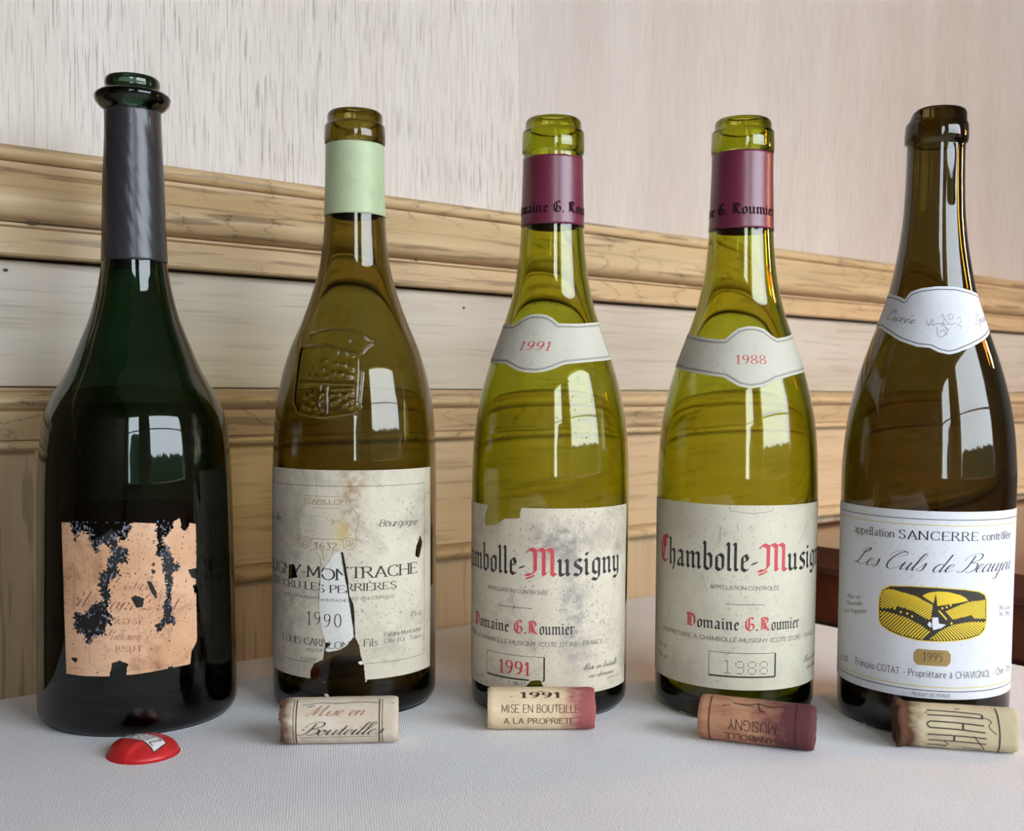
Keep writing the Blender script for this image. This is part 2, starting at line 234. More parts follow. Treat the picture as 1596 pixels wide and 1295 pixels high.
SC = {'a': (3.1, '~2.1,2.7 1.2,3.2 .4,2.2 .4,.6 1.1,0 2.1,1.2|~2.2,3.2 2.2,.8 2.6,0 3.3,.9'), 'b': (2.6, '~0,.8 1.2,4.6 1.4,6.6 .8,7 .6,5.6 .6,1 1.2,0 2,.8 2,2.6 2.6,2.7'), 'c': (2.2, '~1.8,2.7 1.1,3.2 .4,2.2 .4,.7 1.1,0 2.4,1'),
 'd': (3.1, '~2.1,2.7 1.2,3.2 .4,2.2 .4,.6 1.1,0 2.1,1.2|~2.3,7 2.2,.8 2.6,0 3.3,.9'), 'e': (2.2, '~0,.8 1.4,1.9 1.7,2.8 1.1,3.2 .5,2.3 .5,.7 1.2,0 2.4,1'), 'i': (1.5, '0,1.4 .6,3.2|~.6,3.2 .6,.8 1,0 1.7,.8|.9,4.4 1.1,4.7'),
 'j': (1.5, '0,1.4 .7,3.2|~.7,3.2 .7,-2 .2,-3 -.5,-2.4 .4,-.8 1.8,.9|1,4.4 1.2,4.7'), 'l': (1.6, '~0,.6 1.3,4.4 1.5,6.6 .9,7 .6,5.6 .6,1 1,0 1.8,.8'),
 'm': (4.6, '0,1.4 .5,3.2 .5,0|~.5,1.4 1.5,3.1 2.1,2.8 2.1,0|~2.1,1.4 3.1,3.1 3.7,2.8 3.7,.7 4.1,0 4.8,.9'), 'n': (3.1, '0,1.4 .5,3.2 .5,0|~.5,1.4 1.6,3.1 2.2,2.8 2.2,.7 2.6,0 3.3,.9'), 'o': (2.5, '~1.2,3.2 .4,2.3 .4,.8 1.1,0 1.9,.8 1.9,2.3 1.2,3.2 1.6,2.4 2.7,2.4'),
 'p': (2.8, '0,1.4 .6,3.4 .6,-2.8|~.6,1.6 1.4,3.1 2.1,2.6 2.1,.8 1.4,0 .8,.5'), 'r': (2.2, '0,1 .7,3.4 .9,2.8|~.9,2.8 1.7,2.8 1.5,.8 1.9,0 2.4,.7'), 's': (2, '~0,.6 1,2.2 1.3,3.4 1.6,1.8 1.6,.6 1,0 .4,.4'), 't': (1.9, '~0,.8 .9,3.4 .9,.8 1.3,0 2.1,.8|.9,5.2 .9,3|.2,3.4 1.8,3.5'),
 'u': (3.1, '0,1.4 .5,3.2|~.5,3.2 .5,.8 1,0 2.1,1.4|~2.2,3.2 2.2,.8 2.6,0 3.3,.9'), 'v': (2.4, '~0,2.4 .5,3.2 .8,.2 1.8,1.8 1.8,3 2.6,2.7'), 'z': (2.4, '~.2,2.8 1.8,3 .4,.3 1.4,.2 2.4,.8'), 'g': (2.8, '~2.1,2.7 1.2,3.2 .4,2.2 .4,.6 1.1,0 2.1,1.2|~2.2,3.2 2.2,-2 1.6,-3 .9,-2.4 1.6,-.8 3,.9'),
 'L': (4.4, '~1,5.2 1.2,6.6 2.4,7.4 3.2,6.9 2.6,5.6 1.5,4.8|~3,7 2,6 1.6,3 1,.6 .1,.2 -.1,.9 1,.8 2.4,.1 3.4,.2 4.2,1.2'), 'C': (4.2, '~2.6,5.6 3.6,6 3.2,7.2 1.6,6.6 .4,4.2 .4,1.4 1.6,0 3.2,.4 4,1.6|~-.8,5 -.2,6.6 1.6,7.6 3.4,7'), 'B': (4.4, '~1.6,6.6 1.4,2 .6,.2 -.6,.2 -.4,1|~-.6,4.4 -.2,6.4 2,7.4 3.8,6.8 3.8,5 1.8,3.8 3.8,3.4 4.2,1.4 2.8,0 1.6,.4'),
 'S': (3.6, '~0,1 .6,0 1.8,.2 2.2,1.8 .8,4 .8,6 2,7.2 3,6.2 2.4,5'), 'W': (6.2, '~-.2,5.8 .8,7 1.2,4 1,0|~1,0 2.8,4 3.2,7|~3.2,7 3.2,0 5,4 5,6.4 5.8,7'), 'D': (5, '~1.4,6.6 1.4,1 .4,.2 .2,1 1.6,.6 3.4,.2 4.6,2.4 4.2,5.6 2.2,7.2 0,6.4 -.4,5'), 'M': (6, '~-.4,.6 .2,.2 1,3 1.6,7|1.6,7 2,.4|~2,.4 3.4,5 4.2,7|~4.2,7 4.2,1 4.8,0 5.8,.8'),
 ' ': (2.2, ''), '-': (2, '.2,1.6 1.6,1.6')}
for k in '0123456789': SC[k] = RO[k]
ACC = {'é': ('e', "1.2,5.2 2,6.4"), 'è': ('e', '1.2,6.4 2,5.2'), 'ô': ('o', '.8,5.2 1.7,6.4 2.6,5.2'), 'ç': ('c', '2,0 2.3,-.9 1.6,-1.5'), 'à': ('a', '1.1,6.4 1.9,5.2'), 'È': ('E', '1.6,9 2.4,7.8'), 'É': ('E', '1.6,7.8 2.6,9'), 'Ô': ('O', '2,7.7 3,9 4,7.7')}
def smooth(p, k=5):
    q = [p[0]]+p+[p[-1]] if p[0] != p[-1] else [p[-2]]+p+[p[1]]
    out = []
    for i in range(1, len(q)-2):
        a, b, c, d = (np.array(z) for z in q[i-1:i+3])
        for j in range(k):
            t = j/k; out.append(tuple(.5*((2*b)+(c-a)*t+(2*a-5*b+4*c-d)*t*t+(3*b-a-3*c+d)*t**3)))
    return out+[p[-1]]
def ribbon(pts, w):
    """quads of a pen line; w(direction) is its width"""
    V, Q = [], []; p = np.array(pts, float); d = np.diff(p, axis=0); L = np.hypot(d[:, 0], d[:, 1]); keep = L > 1e-6
    p = np.vstack([p[:1], p[1:][keep]]); d = d[keep]; L = L[keep]
    if len(d) == 0: return V, Q
    d = d/L[:, None]; t = np.vstack([d[:1], d[:-1]+d[1:], d[-1:]]); t /= np.maximum(np.hypot(t[:, 0], t[:, 1]), .3)[:, None]
    for (x, y), (a, b) in zip(p, t):
        h = w(a, b)/2; V += [(x-b*h, y+a*h), (x+b*h, y-a*h)]
    for i in range(len(p)-1): Q.append((2*i, 2*i+1, 2*i+3, 2*i+2))
    return V, Q
def resamp(p, step):
    out = [p[0]]
    for a, b in zip(p[:-1], p[1:]):
        k = max(1, int(math.ceil(math.hypot(b[0]-a[0], b[1]-a[1])/step)))
        out += [(a[0]+(b[0]-a[0])*j/k, a[1]+(b[1]-a[1])*j/k) for j in range(1, k+1)]
    return out
def layout(text, font, thick=.9, thin=.35, slant=0., serif=0., track=0., nib=None):
    """text as quads in letter units, and its advance"""
    V, Q = [], []; x0 = 0
    def put(vq):
        k = len(V); V.extend((x0+x+slant*y, y) for x, y in vq[0]); Q.extend(tuple(i+k for i in q) for q in vq[1])
    for ch in text:
        extra = None
        if ch not in font and ch in ACC: ch, extra = ACC[ch]
        if ch not in font: ch = ch.lower() if ch.lower() in font else ' '
        adv, d = font[ch]
        if extra: d += '|'+extra
        for s in d.split('|') if d else []:
            sm = s[0] == '~'; p = pl(s.lstrip('~'))
            if nib:
                ang, wd, tm = nib; p = resamp(p, 1.2)
                nx, ny = math.cos(ang)*wd/2, math.sin(ang)*wd/2
                for a, b in zip(p[:-1], p[1:]):
                    put(([(a[0]-nx, a[1]-ny), (a[0]+nx, a[1]+ny), (b[0]+nx, b[1]+ny), (b[0]-nx, b[1]-ny)], [(0, 1, 2, 3)]))
                    put(ribbon([a, b], lambda u, v: tm))
                continue
            wf = lambda a, b: thin+(thick-thin)*min(1, abs(b)**1.5)
            if font is SC: wf = lambda a, b: thin+(thick-thin)*max(0, -b)**1.3
            if sm: put(ribbon(smooth(p), wf))
            else:
                for a, b in zip(p[:-1], p[1:]):
                    L = math.hypot(b[0]-a[0], b[1]-a[1]); e = thin*.4/max(L, .01)
                    aa = (a[0]-(b[0]-a[0])*e, a[1]-(b[1]-a[1])*e); bb = (b[0]+(b[0]-a[0])*e, b[1]+(b[1]-a[1])*e)
                    put(ribbon(resamp([aa, bb], 1.), wf))
                if serif:
                    for (q, r) in ((p[0], p[1]), (p[-1], p[-2])):
                        if abs(q[1]-r[1]) > .9 and (abs(q[1]) < .1 or abs(q[1]-7) < .1 or abs(q[1]-4.5) < .1):
                            e = serif if abs(q[1]-4.5) > .1 else serif*.6
                            put(ribbon([(q[0]-e, q[1]), (q[0]+e*(1 if abs(q[1]-4.5) > .1 else 0), q[1])], lambda a, b: thin))
                    if abs(p[0][1]-p[1][1]) < .1 and abs(p[0][0]-p[1][0]) > 2 and (p[0][1] > 6.9 or p[0][1] < .1): put(ribbon([(p[0][0], p[0][1]), (p[0][0], p[0][1]+(-1.2 if p[0][1] > 3 else 1.2))], lambda a, b: thin))
                    if abs(p[-1][1]-p[-2][1]) < .1 and abs(p[-1][0]-p[-2][0]) > 2 and (p[-1][1] < .1 or p[-1][1] > 6.9): put(ribbon([(p[-1][0], p[-1][1]), (p[-1][0]+.2, p[-1][1]+(1.3 if p[-1][1] < 3 else -1.2))], lambda a, b: thin))
        x0 += adv+track
    return V, Q, x0
STY = dict(black=dict(font=BL, nib=(math.radians(42), 1.35, .4)), roman=dict(font=RO, thick=.95, thin=.42, serif=1.1, track=.7), sans=dict(font=RO, thick=.8, thin=.75, track=.8), bold=dict(font=RO, thick=1., thin=.9, track=.9),
           italic=dict(font=RO, thick=.85, thin=.4, slant=.28, serif=.7, track=.4), script=dict(font=SC, thick=.44, thin=.15, slant=.5, track=-.05), hand=dict(font=SC, thick=.34, thin=.28, slant=.4, track=.5), faint=dict(font=RO, thick=.5, thin=.3, serif=.8, track=.7))

# ------------------------------------------------------------------ label geometry: marching squares on a field
def seg_dist(X, Y, P, closed=True):
    d = np.full(X.shape, 1e9); n = len(P)
    for i in range(n if closed else n-1):
        (x0, y0), (x1, y1) = P[i], P[(i+1) % n]
        ex, ey = x1-x0, y1-y0; L = ex*ex+ey*ey+1e-12
        t = np.clip(((X-x0)*ex+(Y-y0)*ey)/L, 0, 1)
        d = np.minimum(d, (X-x0-t*ex)**2+(Y-y0-t*ey)**2)
    return np.sqrt(d)
def sdf(X, Y, P):
    """signed distance, positive inside polygon P"""
    ins = np.zeros(X.shape, bool); n = len(P)
    for i in range(n):
        (x0, y0), (x1, y1) = P[i], P[(i+1) % n]
        if y0 == y1: continue
        c = ((y0 > Y) != (y1 > Y)) & (X < (x1-x0)*(Y-y0)/(y1-y0)+x0); ins ^= c
    d = seg_dist(X, Y, P); return np.where(ins, d, -d)
def march(F, us, vs):
    ny, nx = F.shape; idx = np.full((ny, nx), -1); inside = F > 0
    idx[inside] = np.arange(inside.sum()); jj, ii = np.nonzero(inside)
    V = list(zip(us[ii], vs[jj])); Q = []
    c = [inside[:-1, :-1], inside[:-1, 1:], inside[1:, 1:], inside[1:, :-1]]; k = c[0].astype(int)+c[1]+c[2]+c[3]
    for j, i in zip(*np.nonzero(k == 4)): Q.append((idx[j, i], idx[j, i+1], idx[j+1, i+1], idx[j+1, i]))
    ed = {}
    def cross(a, b):
        key = (a, b) if a < b else (b, a)
        if key not in ed:
            (ja, ia), (jb, ib) = key; fa, fb = F[ja, ia], F[jb, ib]; t = fa/(fa-fb)
            ed[key] = len(V); V.append((us[ia]+(us[ib]-us[ia])*t, vs[ja]+(vs[jb]-vs[ja])*t))
        return ed[key]
    for j, i in zip(*np.nonzero((k > 0) & (k < 4))):
        cs = [(j, i), (j, i+1), (j+1, i+1), (j+1, i)]; poly = []
        for a, b in zip(cs, cs[1:]+cs[:1]):
            if inside[a]: poly.append(idx[a])
            if inside[a] != inside[b]: poly.append(cross(a, b))
        if len(poly) > 2: Q.append(tuple(poly))
    return V, Q
def bil(F, us, vs, u, v):
    i = int((u-us[0])/(us[1]-us[0])+.5); j = int((v-vs[0])/(vs[1]-vs[0])+.5)
    return F[j, i] if 0 <= j < F.shape[0] and 0 <= i < F.shape[1] else -1

# ------------------------------------------------------------------ bottles (all millimetres until the mesh is made)
def pchip(x, y):
    x, y = np.array(x, float), np.array(y, float); h = np.diff(x); s = np.diff(y)/h; m = np.zeros(len(x)); m[0], m[-1] = s[0], s[-1]
    for i in range(1, len(x)-1): m[i] = 0 if s[i-1]*s[i] <= 0 else (h[i-1]+h[i])*2/((2*h[i]+h[i-1])/s[i-1]*0+(h[i-1]+h[i])/s[i-1]+(h[i-1]+h[i])/s[i])
    def f(q):
        q = np.clip(np.asarray(q, float), x[0], x[-1]); i = np.clip(np.searchsorted(x, q)-1, 0, len(h)-1); t = (q-x[i])/h[i]
        return (1+2*t)*(1-t)**2*y[i]+t*(1-t)**2*h[i]*m[i]+t*t*(3-2*t)*y[i+1]+t*t*(t-1)*h[i]*m[i+1]
    return f
class Bottle:
    def __init__(s, label, pos, prof, gm, group='empty wine bottles in a row'):
        s.pos = Vector((pos[0], pos[1])); c = -s.pos.normalized(); s.c = c; s.r = Vector((-c.y, c.x)); s.D = s.pos.length
        s.root = thing('wine_bottle', label, 'bottle', (pos[0], pos[1], TAB), math.atan2(s.r.y, s.r.x), group)
        s.R = pchip([p[0] for p in prof], [p[1] for p in prof]); s.z1 = prof[-1][0]; s.gm = gm
        s.x = (s.root.matrix_basis.translation.x, )
    def P(s, x, y):
        """the point of the glass seen at (x, y) of the photograph, as (degrees round the bottle, mm above the table)"""
        d = CF+(x-PCX)/FPX*CR-(y-PCY)/FPX*CU; dx = d.x*s.r.x+d.y*s.r.y; dy = -(d.x*s.c.x+d.y*s.c.y); n = math.hypot(dx, dy)
        dx, dy, dz = dx/n, dy/n, d.z/n; z = 156.6+dz*s.D*1000*.95
        for _ in range(14):
            R = float(s.R(z)); b = s.D*1000*dy; disc = b*b-(s.D*1000)**2+R*R; t = b-math.sqrt(max(disc, 0)); z = 156.6+dz*t
        X, Y = dx*t, s.D*1000-dy*t
        return math.degrees(math.atan2(X, Y)), z
    def pt(s, th, z, off):
        R = float(s.R(z))+off; a = math.radians(th); return (R*math.sin(a)/1000, -R*math.cos(a)/1000, z/1000)
    def glass(s, finish, bore, thick=3.2, punt=28, angs=None, disp=None, zden=None, top=None):
        R = s.R; r0 = float(R(8)); prof = [(.01, punt*.55), (r0*.3, punt*.5), (r0*.62, punt*.22), (r0*.84, 2.2), (r0*.9, .3), (r0*.93, 0.)]
        hr = 5.
        for k in range(1, 7): a = k/6*math.pi/2; prof.append((r0-hr+hr*math.sin(a), hr*1.3-hr*1.3*math.cos(a)))
        z = 9.
        while z < s.z1:
            prof.append((float(R(z)), z)); z += zden[2] if zden and zden[0] < z < zden[1] else 2.
        prof.append((float(R(s.z1)), s.z1)); n_out = len(prof)
        prof += finish
        lip = finish[-1]; zz = lip[1]-.6; ib = []
        ib.append((bore+.5, lip[1]-.1)); ib.append((bore, lip[1]-1.2))
        z = lip[1]-8
        while z > 14:
            ib.append((max(bore, float(R(min(z, s.z1)))-thick), z)); z -= 4.
        rr = float(R(14))-thick
        for k in range(1, 6): a = k/5*math.pi/2; ib.append((rr-6+6*math.cos(a), 14-6*math.sin(a)))
        ib += [(rr*.62, punt*.22+6), (rr*.3, punt*.5+6), (.01, punt*.55+5)]
        prof += ib
        angs = np.radians(angs if angs is not None else np.linspace(-180, 180, 161)[:-1]); n = len(angs); V, Q = [], []
        sa, ca = np.sin(angs), np.cos(angs)
        for j, (r, z) in enumerate(prof):
            rr = np.full(n, r)
            if disp is not None and 6 < j < n_out: rr = rr+disp(np.degrees(angs), z, r)
            zz = np.full(n, z)
            if top is not None and z > s.z1: rr, zz = top(np.degrees(angs), r, z)
            V += [(r_*a/1000, -r_*b/1000, z_/1000) for r_, z_, a, b in zip(rr, zz, sa, ca)]
        for j in range(len(prof)-1):
            for i in range(n): Q.append((j*n+i, j*n+(i+1) % n, (j+1)*n+(i+1) % n, (j+1)*n+i))
        o = mesh('glass_body', V, Q, s.gm, s.root); return o
    def band(s, name, z0, z1, off, m, th=.25, jag=0., bottom_jag=0., wr=0.):
        """a capsule or foil round the neck"""
        n = 144; zs = np.linspace(z0, z1, max(3, int((z1-z0)/1.0))); a = np.linspace(-math.pi, math.pi, n, endpoint=False); V, Q = [], []
        for k, oo in ((0, off+th), (1, off)):
            for j, z in enumerate(zs if k == 0 else zs[::-1]):
                zz = np.full(n, z)
                if jag and z > z1-.5: zz = zz+jag*fbm(a*7+9, a*0+3, 4)
                if bottom_jag and z < z0+.5: zz = zz+bottom_jag*fbm(a*5+9, a*0+5, 7)
                rr = s.R(zz)+oo+(wr*fbm(a*4+z*.12, z*.09+a*2, 3, 3) if k == 0 else 0)
                V += [(r*math.sin(q)/1000, -r*math.cos(q)/1000, z_/1000) for r, z_, q in zip(rr, zz, a)]
        L = 2*len(zs)
        for j in range(L):
            for i in range(n): Q.append((j*n+i, j*n+(i+1) % n, ((j+1) % L)*n+(i+1) % n, ((j+1) % L)*n+i))
        return mesh(name, V, Q, m, s.root)
class Label:
    """a paper label on a bottle: field F over (u mm round the bottle, v mm up)"""
    def __init__(s, b, name, m, poly, holes=(), R0=None, step=.5, rag=.25, rs=1.2, off=.14, speck=0., label=None, pad=3, curl=None, parent=None):
        s.b = b; s.R0 = R0; k = math.pi/180*R0; s.k = k; s.off = off
        P = [(t*k, z) for t, z in poly]; us = np.arange(min(p[0] for p in P)-pad, max(p[0] for p in P)+pad, step); vs = np.arange(min(p[1] for p in P)-pad, max(p[1] for p in P)+pad, step)
        X, Y = np.meshgrid(us, vs); F0 = sdf(X, Y, P); s.clean = F0.copy()
        F = F0+rag*.5*fbm(X*rs, Y*rs, 3)
        for h in holes:
            if isinstance(h, tuple): hp, hr = h
            else: hp, hr = h, rag*4
            F = np.minimum(F, -sdf(X, Y, [(t*k, z) for t, z in hp])+hr*fbm(X*rs, Y*rs, 5, 5)+hr*.5*fbm(X*3.2, Y*3.2, 9, 2))
        if speck: F = np.minimum(np.minimum(F, fbm(X*.9, Y*.9, 11, 4)+speck), fbm(X*2.1, Y*1.3, 14, 3)+speck-.035)
        s.F, s.us, s.vs = F, us, vs; s.curl = curl
        V, Q = march(F, us, vs)
        s.o = mesh(name, [s.pt(u, v, 0) for u, v in V], Q, m, parent or b.root)
        if label: s.o['label'] = label
    def pt(s, u, v, off):
        e = s.off+off
        if s.curl: e += s.curl(u, v)
        return s.b.pt(u/s.k, v, e)
    def put(s, name, VQ, m, lift=.05, tr=lambda x, y: (x, y), cut=True):
        V, Q = VQ; V = [tr(x, y) for x, y in V]
        ok = [bil(s.F, s.us, s.vs, u, v) > .05 for u, v in V] if cut else [True]*len(V)
        Q = [q for q in Q if all(ok[i] for i in q)]
        if not Q: return None
        if name == 'printed_border':
            par = list(range(len(V)))
            def find(i):
                while par[i] != i: par[i] = par[par[i]]; i = par[i]
                return i
            for q in Q:
                for i in q[1:]: par[find(i)] = find(q[0])
            isl = {}
            for q in Q: isl.setdefault(find(q[0]), []).append(q)
            for qs in list(isl.values()):
                if len(qs) < 6: continue
                used = sorted({i for q in qs for i in q}); mp = {i: k for k, i in enumerate(used)}
                mesh(name, [s.pt(*V[i], lift) for i in used], [tuple(mp[i] for i in q) for q in qs], m, s.o)
            return None
        used = sorted({i for q in Q for i in q}); mp = {i: k for k, i in enumerate(used)}
        return mesh(name, [s.pt(*V[i], lift) for i in used], [tuple(mp[i] for i in q) for q in Q], m, s.o)
    def text(s, runs, style, a, b, cap, capu=7., name='lettering', cut=True, **kw):
        """runs [(text, ink)] set from (deg, mm) a to b, capitals cap mm high"""
        st = dict(STY[style]); st.update(kw)
        L = [layout(t, **st) for t, _ in runs]; W_ = sum(l[2] for l in L); x0 = 0; sy = cap/capu
        for (V, Q, adv), (t, ink) in zip(L, runs):
            def tr(x, y, x0=x0):
                f = (x0+x)/W_; return (a[0]+(b[0]-a[0])*f)*s.k, a[1]+(b[1]-a[1])*f+y*sy
            s.put(name, (V, Q), ink, tr=tr, cut=cut); x0 += adv
    def line(s, pts, w, ink, name='printed_line', closed=False, sm=False, cut=True):
        P = [(t*s.k, z) for t, z in pts]
        if closed: P = P+[P[0]]
        V, Q = [], []
        if sm: segs = [smooth(P, 8)]
        else: segs = [[p, q] for p, q in zip(P[:-1], P[1:])]
        for g in segs:
            v, q = ribbon(resamp(g, .8), lambda a, b: w); k = len(V); V += v; Q += [tuple(i+k for i in f) for f in q]
        return s.put(name, (V, Q), ink, cut=cut)
    def rim(s, d0, d1, ink, name='printed_border'):
        """a border line between two distances from the label's edge"""
        return s.put(name, march(np.minimum(np.minimum(s.clean-d0, d1-s.clean), s.F), s.us, s.vs), ink, cut=False)
    def area(s, poly, ink, lift=.05, name='printed_patch', step=.7, rag=0, smooth_=False):
        P = [(t*s.k, z) for t, z in poly]
        if smooth_: P = smooth(P+[P[0]], 6)[:-1]
        us = np.arange(min(p[0] for p in P)-step*2, max(p[0] for p in P)+step*2, step); vs = np.arange(min(p[1] for p in P)-step*2, max(p[1] for p in P)+step*2, step)
        X, Y = np.meshgrid(us, vs); F = sdf(X, Y, P)+rag*fbm(X, Y, 2)
        return s.put(name, march(F, us, vs), ink, lift, cut=False)
def px(b, crop, pts): return [b.P(crop[0]+x/crop[2], crop[1]+y/crop[2]) for x, y in pts]
# ================================================================== the room
NB = .004
wall = struct(box('wall_back', -.8, 2.85, NB, .1, 0, 2.6, M['dark_gap'])); wall.location = wl(0, .6077); wall.rotation_euler = (0, 0, ANG)
HZ = TAB+.1566
XA, XB = -.8, 2.85
box('upper_panel', .1335, .488, -.0005, NB, HZ+.118, 2.58, M['oak_upper'], wall)
box('upper_panel', .4881, XB, -.0005, NB, HZ+.118, 2.58, M['oak_smooth'], wall)
box('upper_panel', XA, .1275, -.0005, NB, HZ+.118, 2.58, M['walnut'], wall)
loft('upright_bead', [(NB, HZ+.118), (-.004, HZ+.118), (-.004, 2.58), (NB, 2.58)], .1275, .1335, M['oak_mould'], wall)
def arc(cy, cz, ry, rz, a0, a1, n=8): return [(cy+ry*math.cos(math.radians(a0+(a1-a0)*i/n)), cz+rz*math.sin(math.radians(a0+(a1-a0)*i/n))) for i in range(n+1)]
h = HZ
loft('cap_bead', [(NB, h+.1215)]+arc(-.0085, h+.1175, .0055, .0045, 90, 270)+[(NB, h+.113)], XA, XB, M['oak_mould'], wall)
loft('cap_moulding', [(NB, h+.1128), (-.0125, h+.1128), (-.0125, h+.1105), (-.014, h+.108), (-.0165, h+.103), (-.0195, h+.098)]+arc(-.019, h+.0915, .0075, .0082, 105, 262, 12)+[(-.0165, h+.0822), (NB, h+.0822)], XA, XB, M['oak_mould'], wall)
loft('fillet_strip', [(NB, h+.0818), (-.0165, h+.0818), (-.0165, h+.0805), (-.0145, h+.0795), (-.0145, h+.0668), (-.0135, h+.0657), (NB, h+.0657)], XA, XB, M['oak_mould'], wall)
loft('rail_board', [(NB, h+.0642), (-.003, h+.0642), (-.004, h+.0634), (-.004, h-.0002), (-.0035, h-.0008), (NB, h-.0008)], XA, XB, M['oak_board'], wall)
loft('base_moulding', [(NB, h-.0014), (-.0085, h-.0014), (-.0125, h-.004)]+arc(-.0125, h-.0085, .0065, .0045, 110, 250, 8)+[(-.013, h-.0135), (-.0125, h-.016), (-.011, h-.021), (-.008, h-.0255), (-.0065, h-.0285), (NB, h-.0285)], XA, XB, M['oak_mould'], wall)
def lip(name, x0, x1): loft(name, [(NB, h-.0287), (-.007, h-.0287)]+arc(-.006, h-.0315, .0035, .0026, 90, 270, 6)+[(-.004, h-.0345), (NB, h-.0345)], x0, x1, M['oak_mould'], wall)
lip('panel_lip', XA, .1674); lip('panel_lip', .215, XB)
cyl = []
for i in range(9):
    a = math.pi/2*i/8; cyl.append((.1585+.006*math.sin(a), h-.0375+.006*math.cos(a)))
V, Q = [], []
path = cyl+[(.1645, h-.06), (.1645, TAB-.2)]
for (x, z) in path: V += [(x-.003, NB, z), (x-.003, -.007, z), (x+.003, -.007, z), (x+.003, NB, z)]
for i in range(len(path)-1):
    for k in range(3): Q.append((4*i+k, 4*i+k+1, 4*i+k+5, 4*i+k+4))
mesh('panel_lip', V, Q, M['oak_mould'], wall)
box('upright_stile', .1676, .215, -.004, NB, TAB-.3, h-.029, M['oak_panel_v'], wall)
box('left_panel', XA, .1614, -.0005, NB, TAB-.4, h-.0346, M['oak_panel_v'], wall)
box('long_panel', .2152, XB, -.0005, NB, h-.1065, h-.0346, M['oak_panel'], wall)
loft('middle_moulding', [(NB, h-.1067), (-.004, h-.1067)]+arc(-.0065, h-.1115, .0055, .0045, 100, 260, 8)+[(NB, h-.117)], .2152, XB, M['oak_mould'], wall)
box('low_panel', .2152, XB, -.0005, NB, TAB-.4, h-.1172, M['oak_panel_v'], wall)
box('unseen_dark_panel', XA, .085, -.022, NB, 0, 2.58, M['walnut'], wall, .004)  # out of view; added so the first bottle's left side reflects dark
box('skirting_panel', XA, XB, -.006, NB, 0, TAB-.402, M['oak_panel_v'], wall)
def knot(s_, y_, z_, r_):
    V = [(s_+r_*math.cos(a*math.pi/6)*k, y_-(.0003 if k < 1 else 0), z_+.6*r_*math.sin(a*math.pi/6)*k) for k in (1, .5) for a in range(12)]
    mesh('knot', V, [(i, (i+1) % 12, 12+(i+1) % 12, 12+i) for i in range(12)]+[tuple(range(12, 24))], flat('dark_knot', (70, 52, 36), .6), wall)
knot(.1575, -.0182, h+.0833, .0035); knot(.391, -.0168, h+.0818, .0012); knot(.1475, -.0044, h+.0588, .0014); knot(.438, -.0044, h+.0545, .0012)
fl = struct(box('floor', -.85, 2.9, -1.14, .72, -.05, 0, M['parquet'])); fl.rotation_euler = (0, 0, ANG)
ce = struct(box('ceiling', -.85, 2.9, -1.14, .72, 2.6, 2.65, M['plaster'])); ce.rotation_euler = (0, 0, ANG)
for nm, a in (('wall_left', -.85), ('wall_right', 2.85)):
    o = struct(box(nm, a, a+.05, -1.14, .72, 0, 2.6, M['plaster'] if a > 0 else M['walnut'])); o.rotation_euler = (0, 0, ANG)
wf = struct(box('wall_front', -.85, 2.9, WINT-.1, WINT, 0, WZ0, M['plaster'])); wf.rotation_euler = (0, 0, ANG)
box('lintel', -.85, 2.9, WINT-.1, WINT, WZ1, 2.6, M['plaster'], wf)
xs = [-.85]+[x for w in WINS for x in w]+[2.9]
for a, b in zip(xs[::2], xs[1::2]): box('pier', a, b, WINT-.1, WINT, WZ0, WZ1, M['plaster'], wf)
for i, (a, b) in enumerate(WINS):
    w = struct(box('window_%d' % (i+1), a, b, WINT-.09, WINT+.04, WZ0, WZ0+.04, M['frame_white'])); w.rotation_euler = (0, 0, ANG)
    box('frame_head', a, b, WINT-.08, WINT-.03, WZ1-.05, WZ1, M['frame_white'], w)
    box('transom', a, b, WINT-.07, WINT-.05, 1.325, 1.34, M['frame_white'], w)
    for x in (a, b-.05): box('mullion', x, x+.05, WINT-.08, WINT-.03, WZ0+.04, WZ1-.05, M['frame_white'], w)
gr = tag(box('lawn', -9, 11, -14, WINT-.12, -.1, -.02, flat('grass_green', (62, 84, 40), .9)), 'green lawn outside the windows, mirrored dimly in the bottles', 'lawn'); gr.rotation_euler = (0, 0, ANG)
leaf = flat('hedge_leaves', (34, 52, 26), .8)
V, Q = [], []; nx_ = 260
hx = np.linspace(-.25, 4.2, nx_); ht = 1.2+.05*fbm(hx*2+7, hx*0+1, 1)+.11*fbm(hx*16+3, hx*0+4, 2)
for x, t in zip(hx, ht):
    q = .06*float(fbm(np.array(x*9), np.array(3.), 5)); V += [(x, -.3-q, 0), (x, -.33-q, t*.6), (x, -.24, t*.97), (x, 0, t*1.01), (x, .24, t*.96), (x, .34+q, t*.6), (x, .3+q, 0)]
for i in range(nx_-1):
    for k in range(6): Q.append((i*7+k, i*7+k+1, i*7+k+8, i*7+k+7))
Q += [(0, 1, 2, 3, 4, 5, 6), tuple(range((nx_-1)*7, nx_*7))[::-1]]
o = mesh('garden_hedge', V, Q, leaf); o.location = wl(0, WINT-1.7, -.02); o.rotation_euler = (0, 0, ANG)
tag(o, 'long clipped dark hedge outside the wide window, mirrored low in the bottles', 'hedge')
V, Q = [], []; a = np.linspace(0, 2*math.pi, 33)[:-1]
for j in range(25):
    t = j/24; k = .8+.5*fbm(a*0+np.cos(a)*2.6+16, np.sin(a)*2.6+t*9+9, 1); rr = max(.015, math.sin(t*math.pi)**.3)*.5
    V += [(rr*q*math.cos(b), rr*q*math.sin(b), 1.62*(1-math.cos(t*math.pi))/2*(.8+.25*q)) for q, b in zip(k, a)]
for j in range(24):
    for k in range(32): Q.append((j*32+k, j*32+(k+1) % 32, (j+1)*32+(k+1) % 32, (j+1)*32+k))
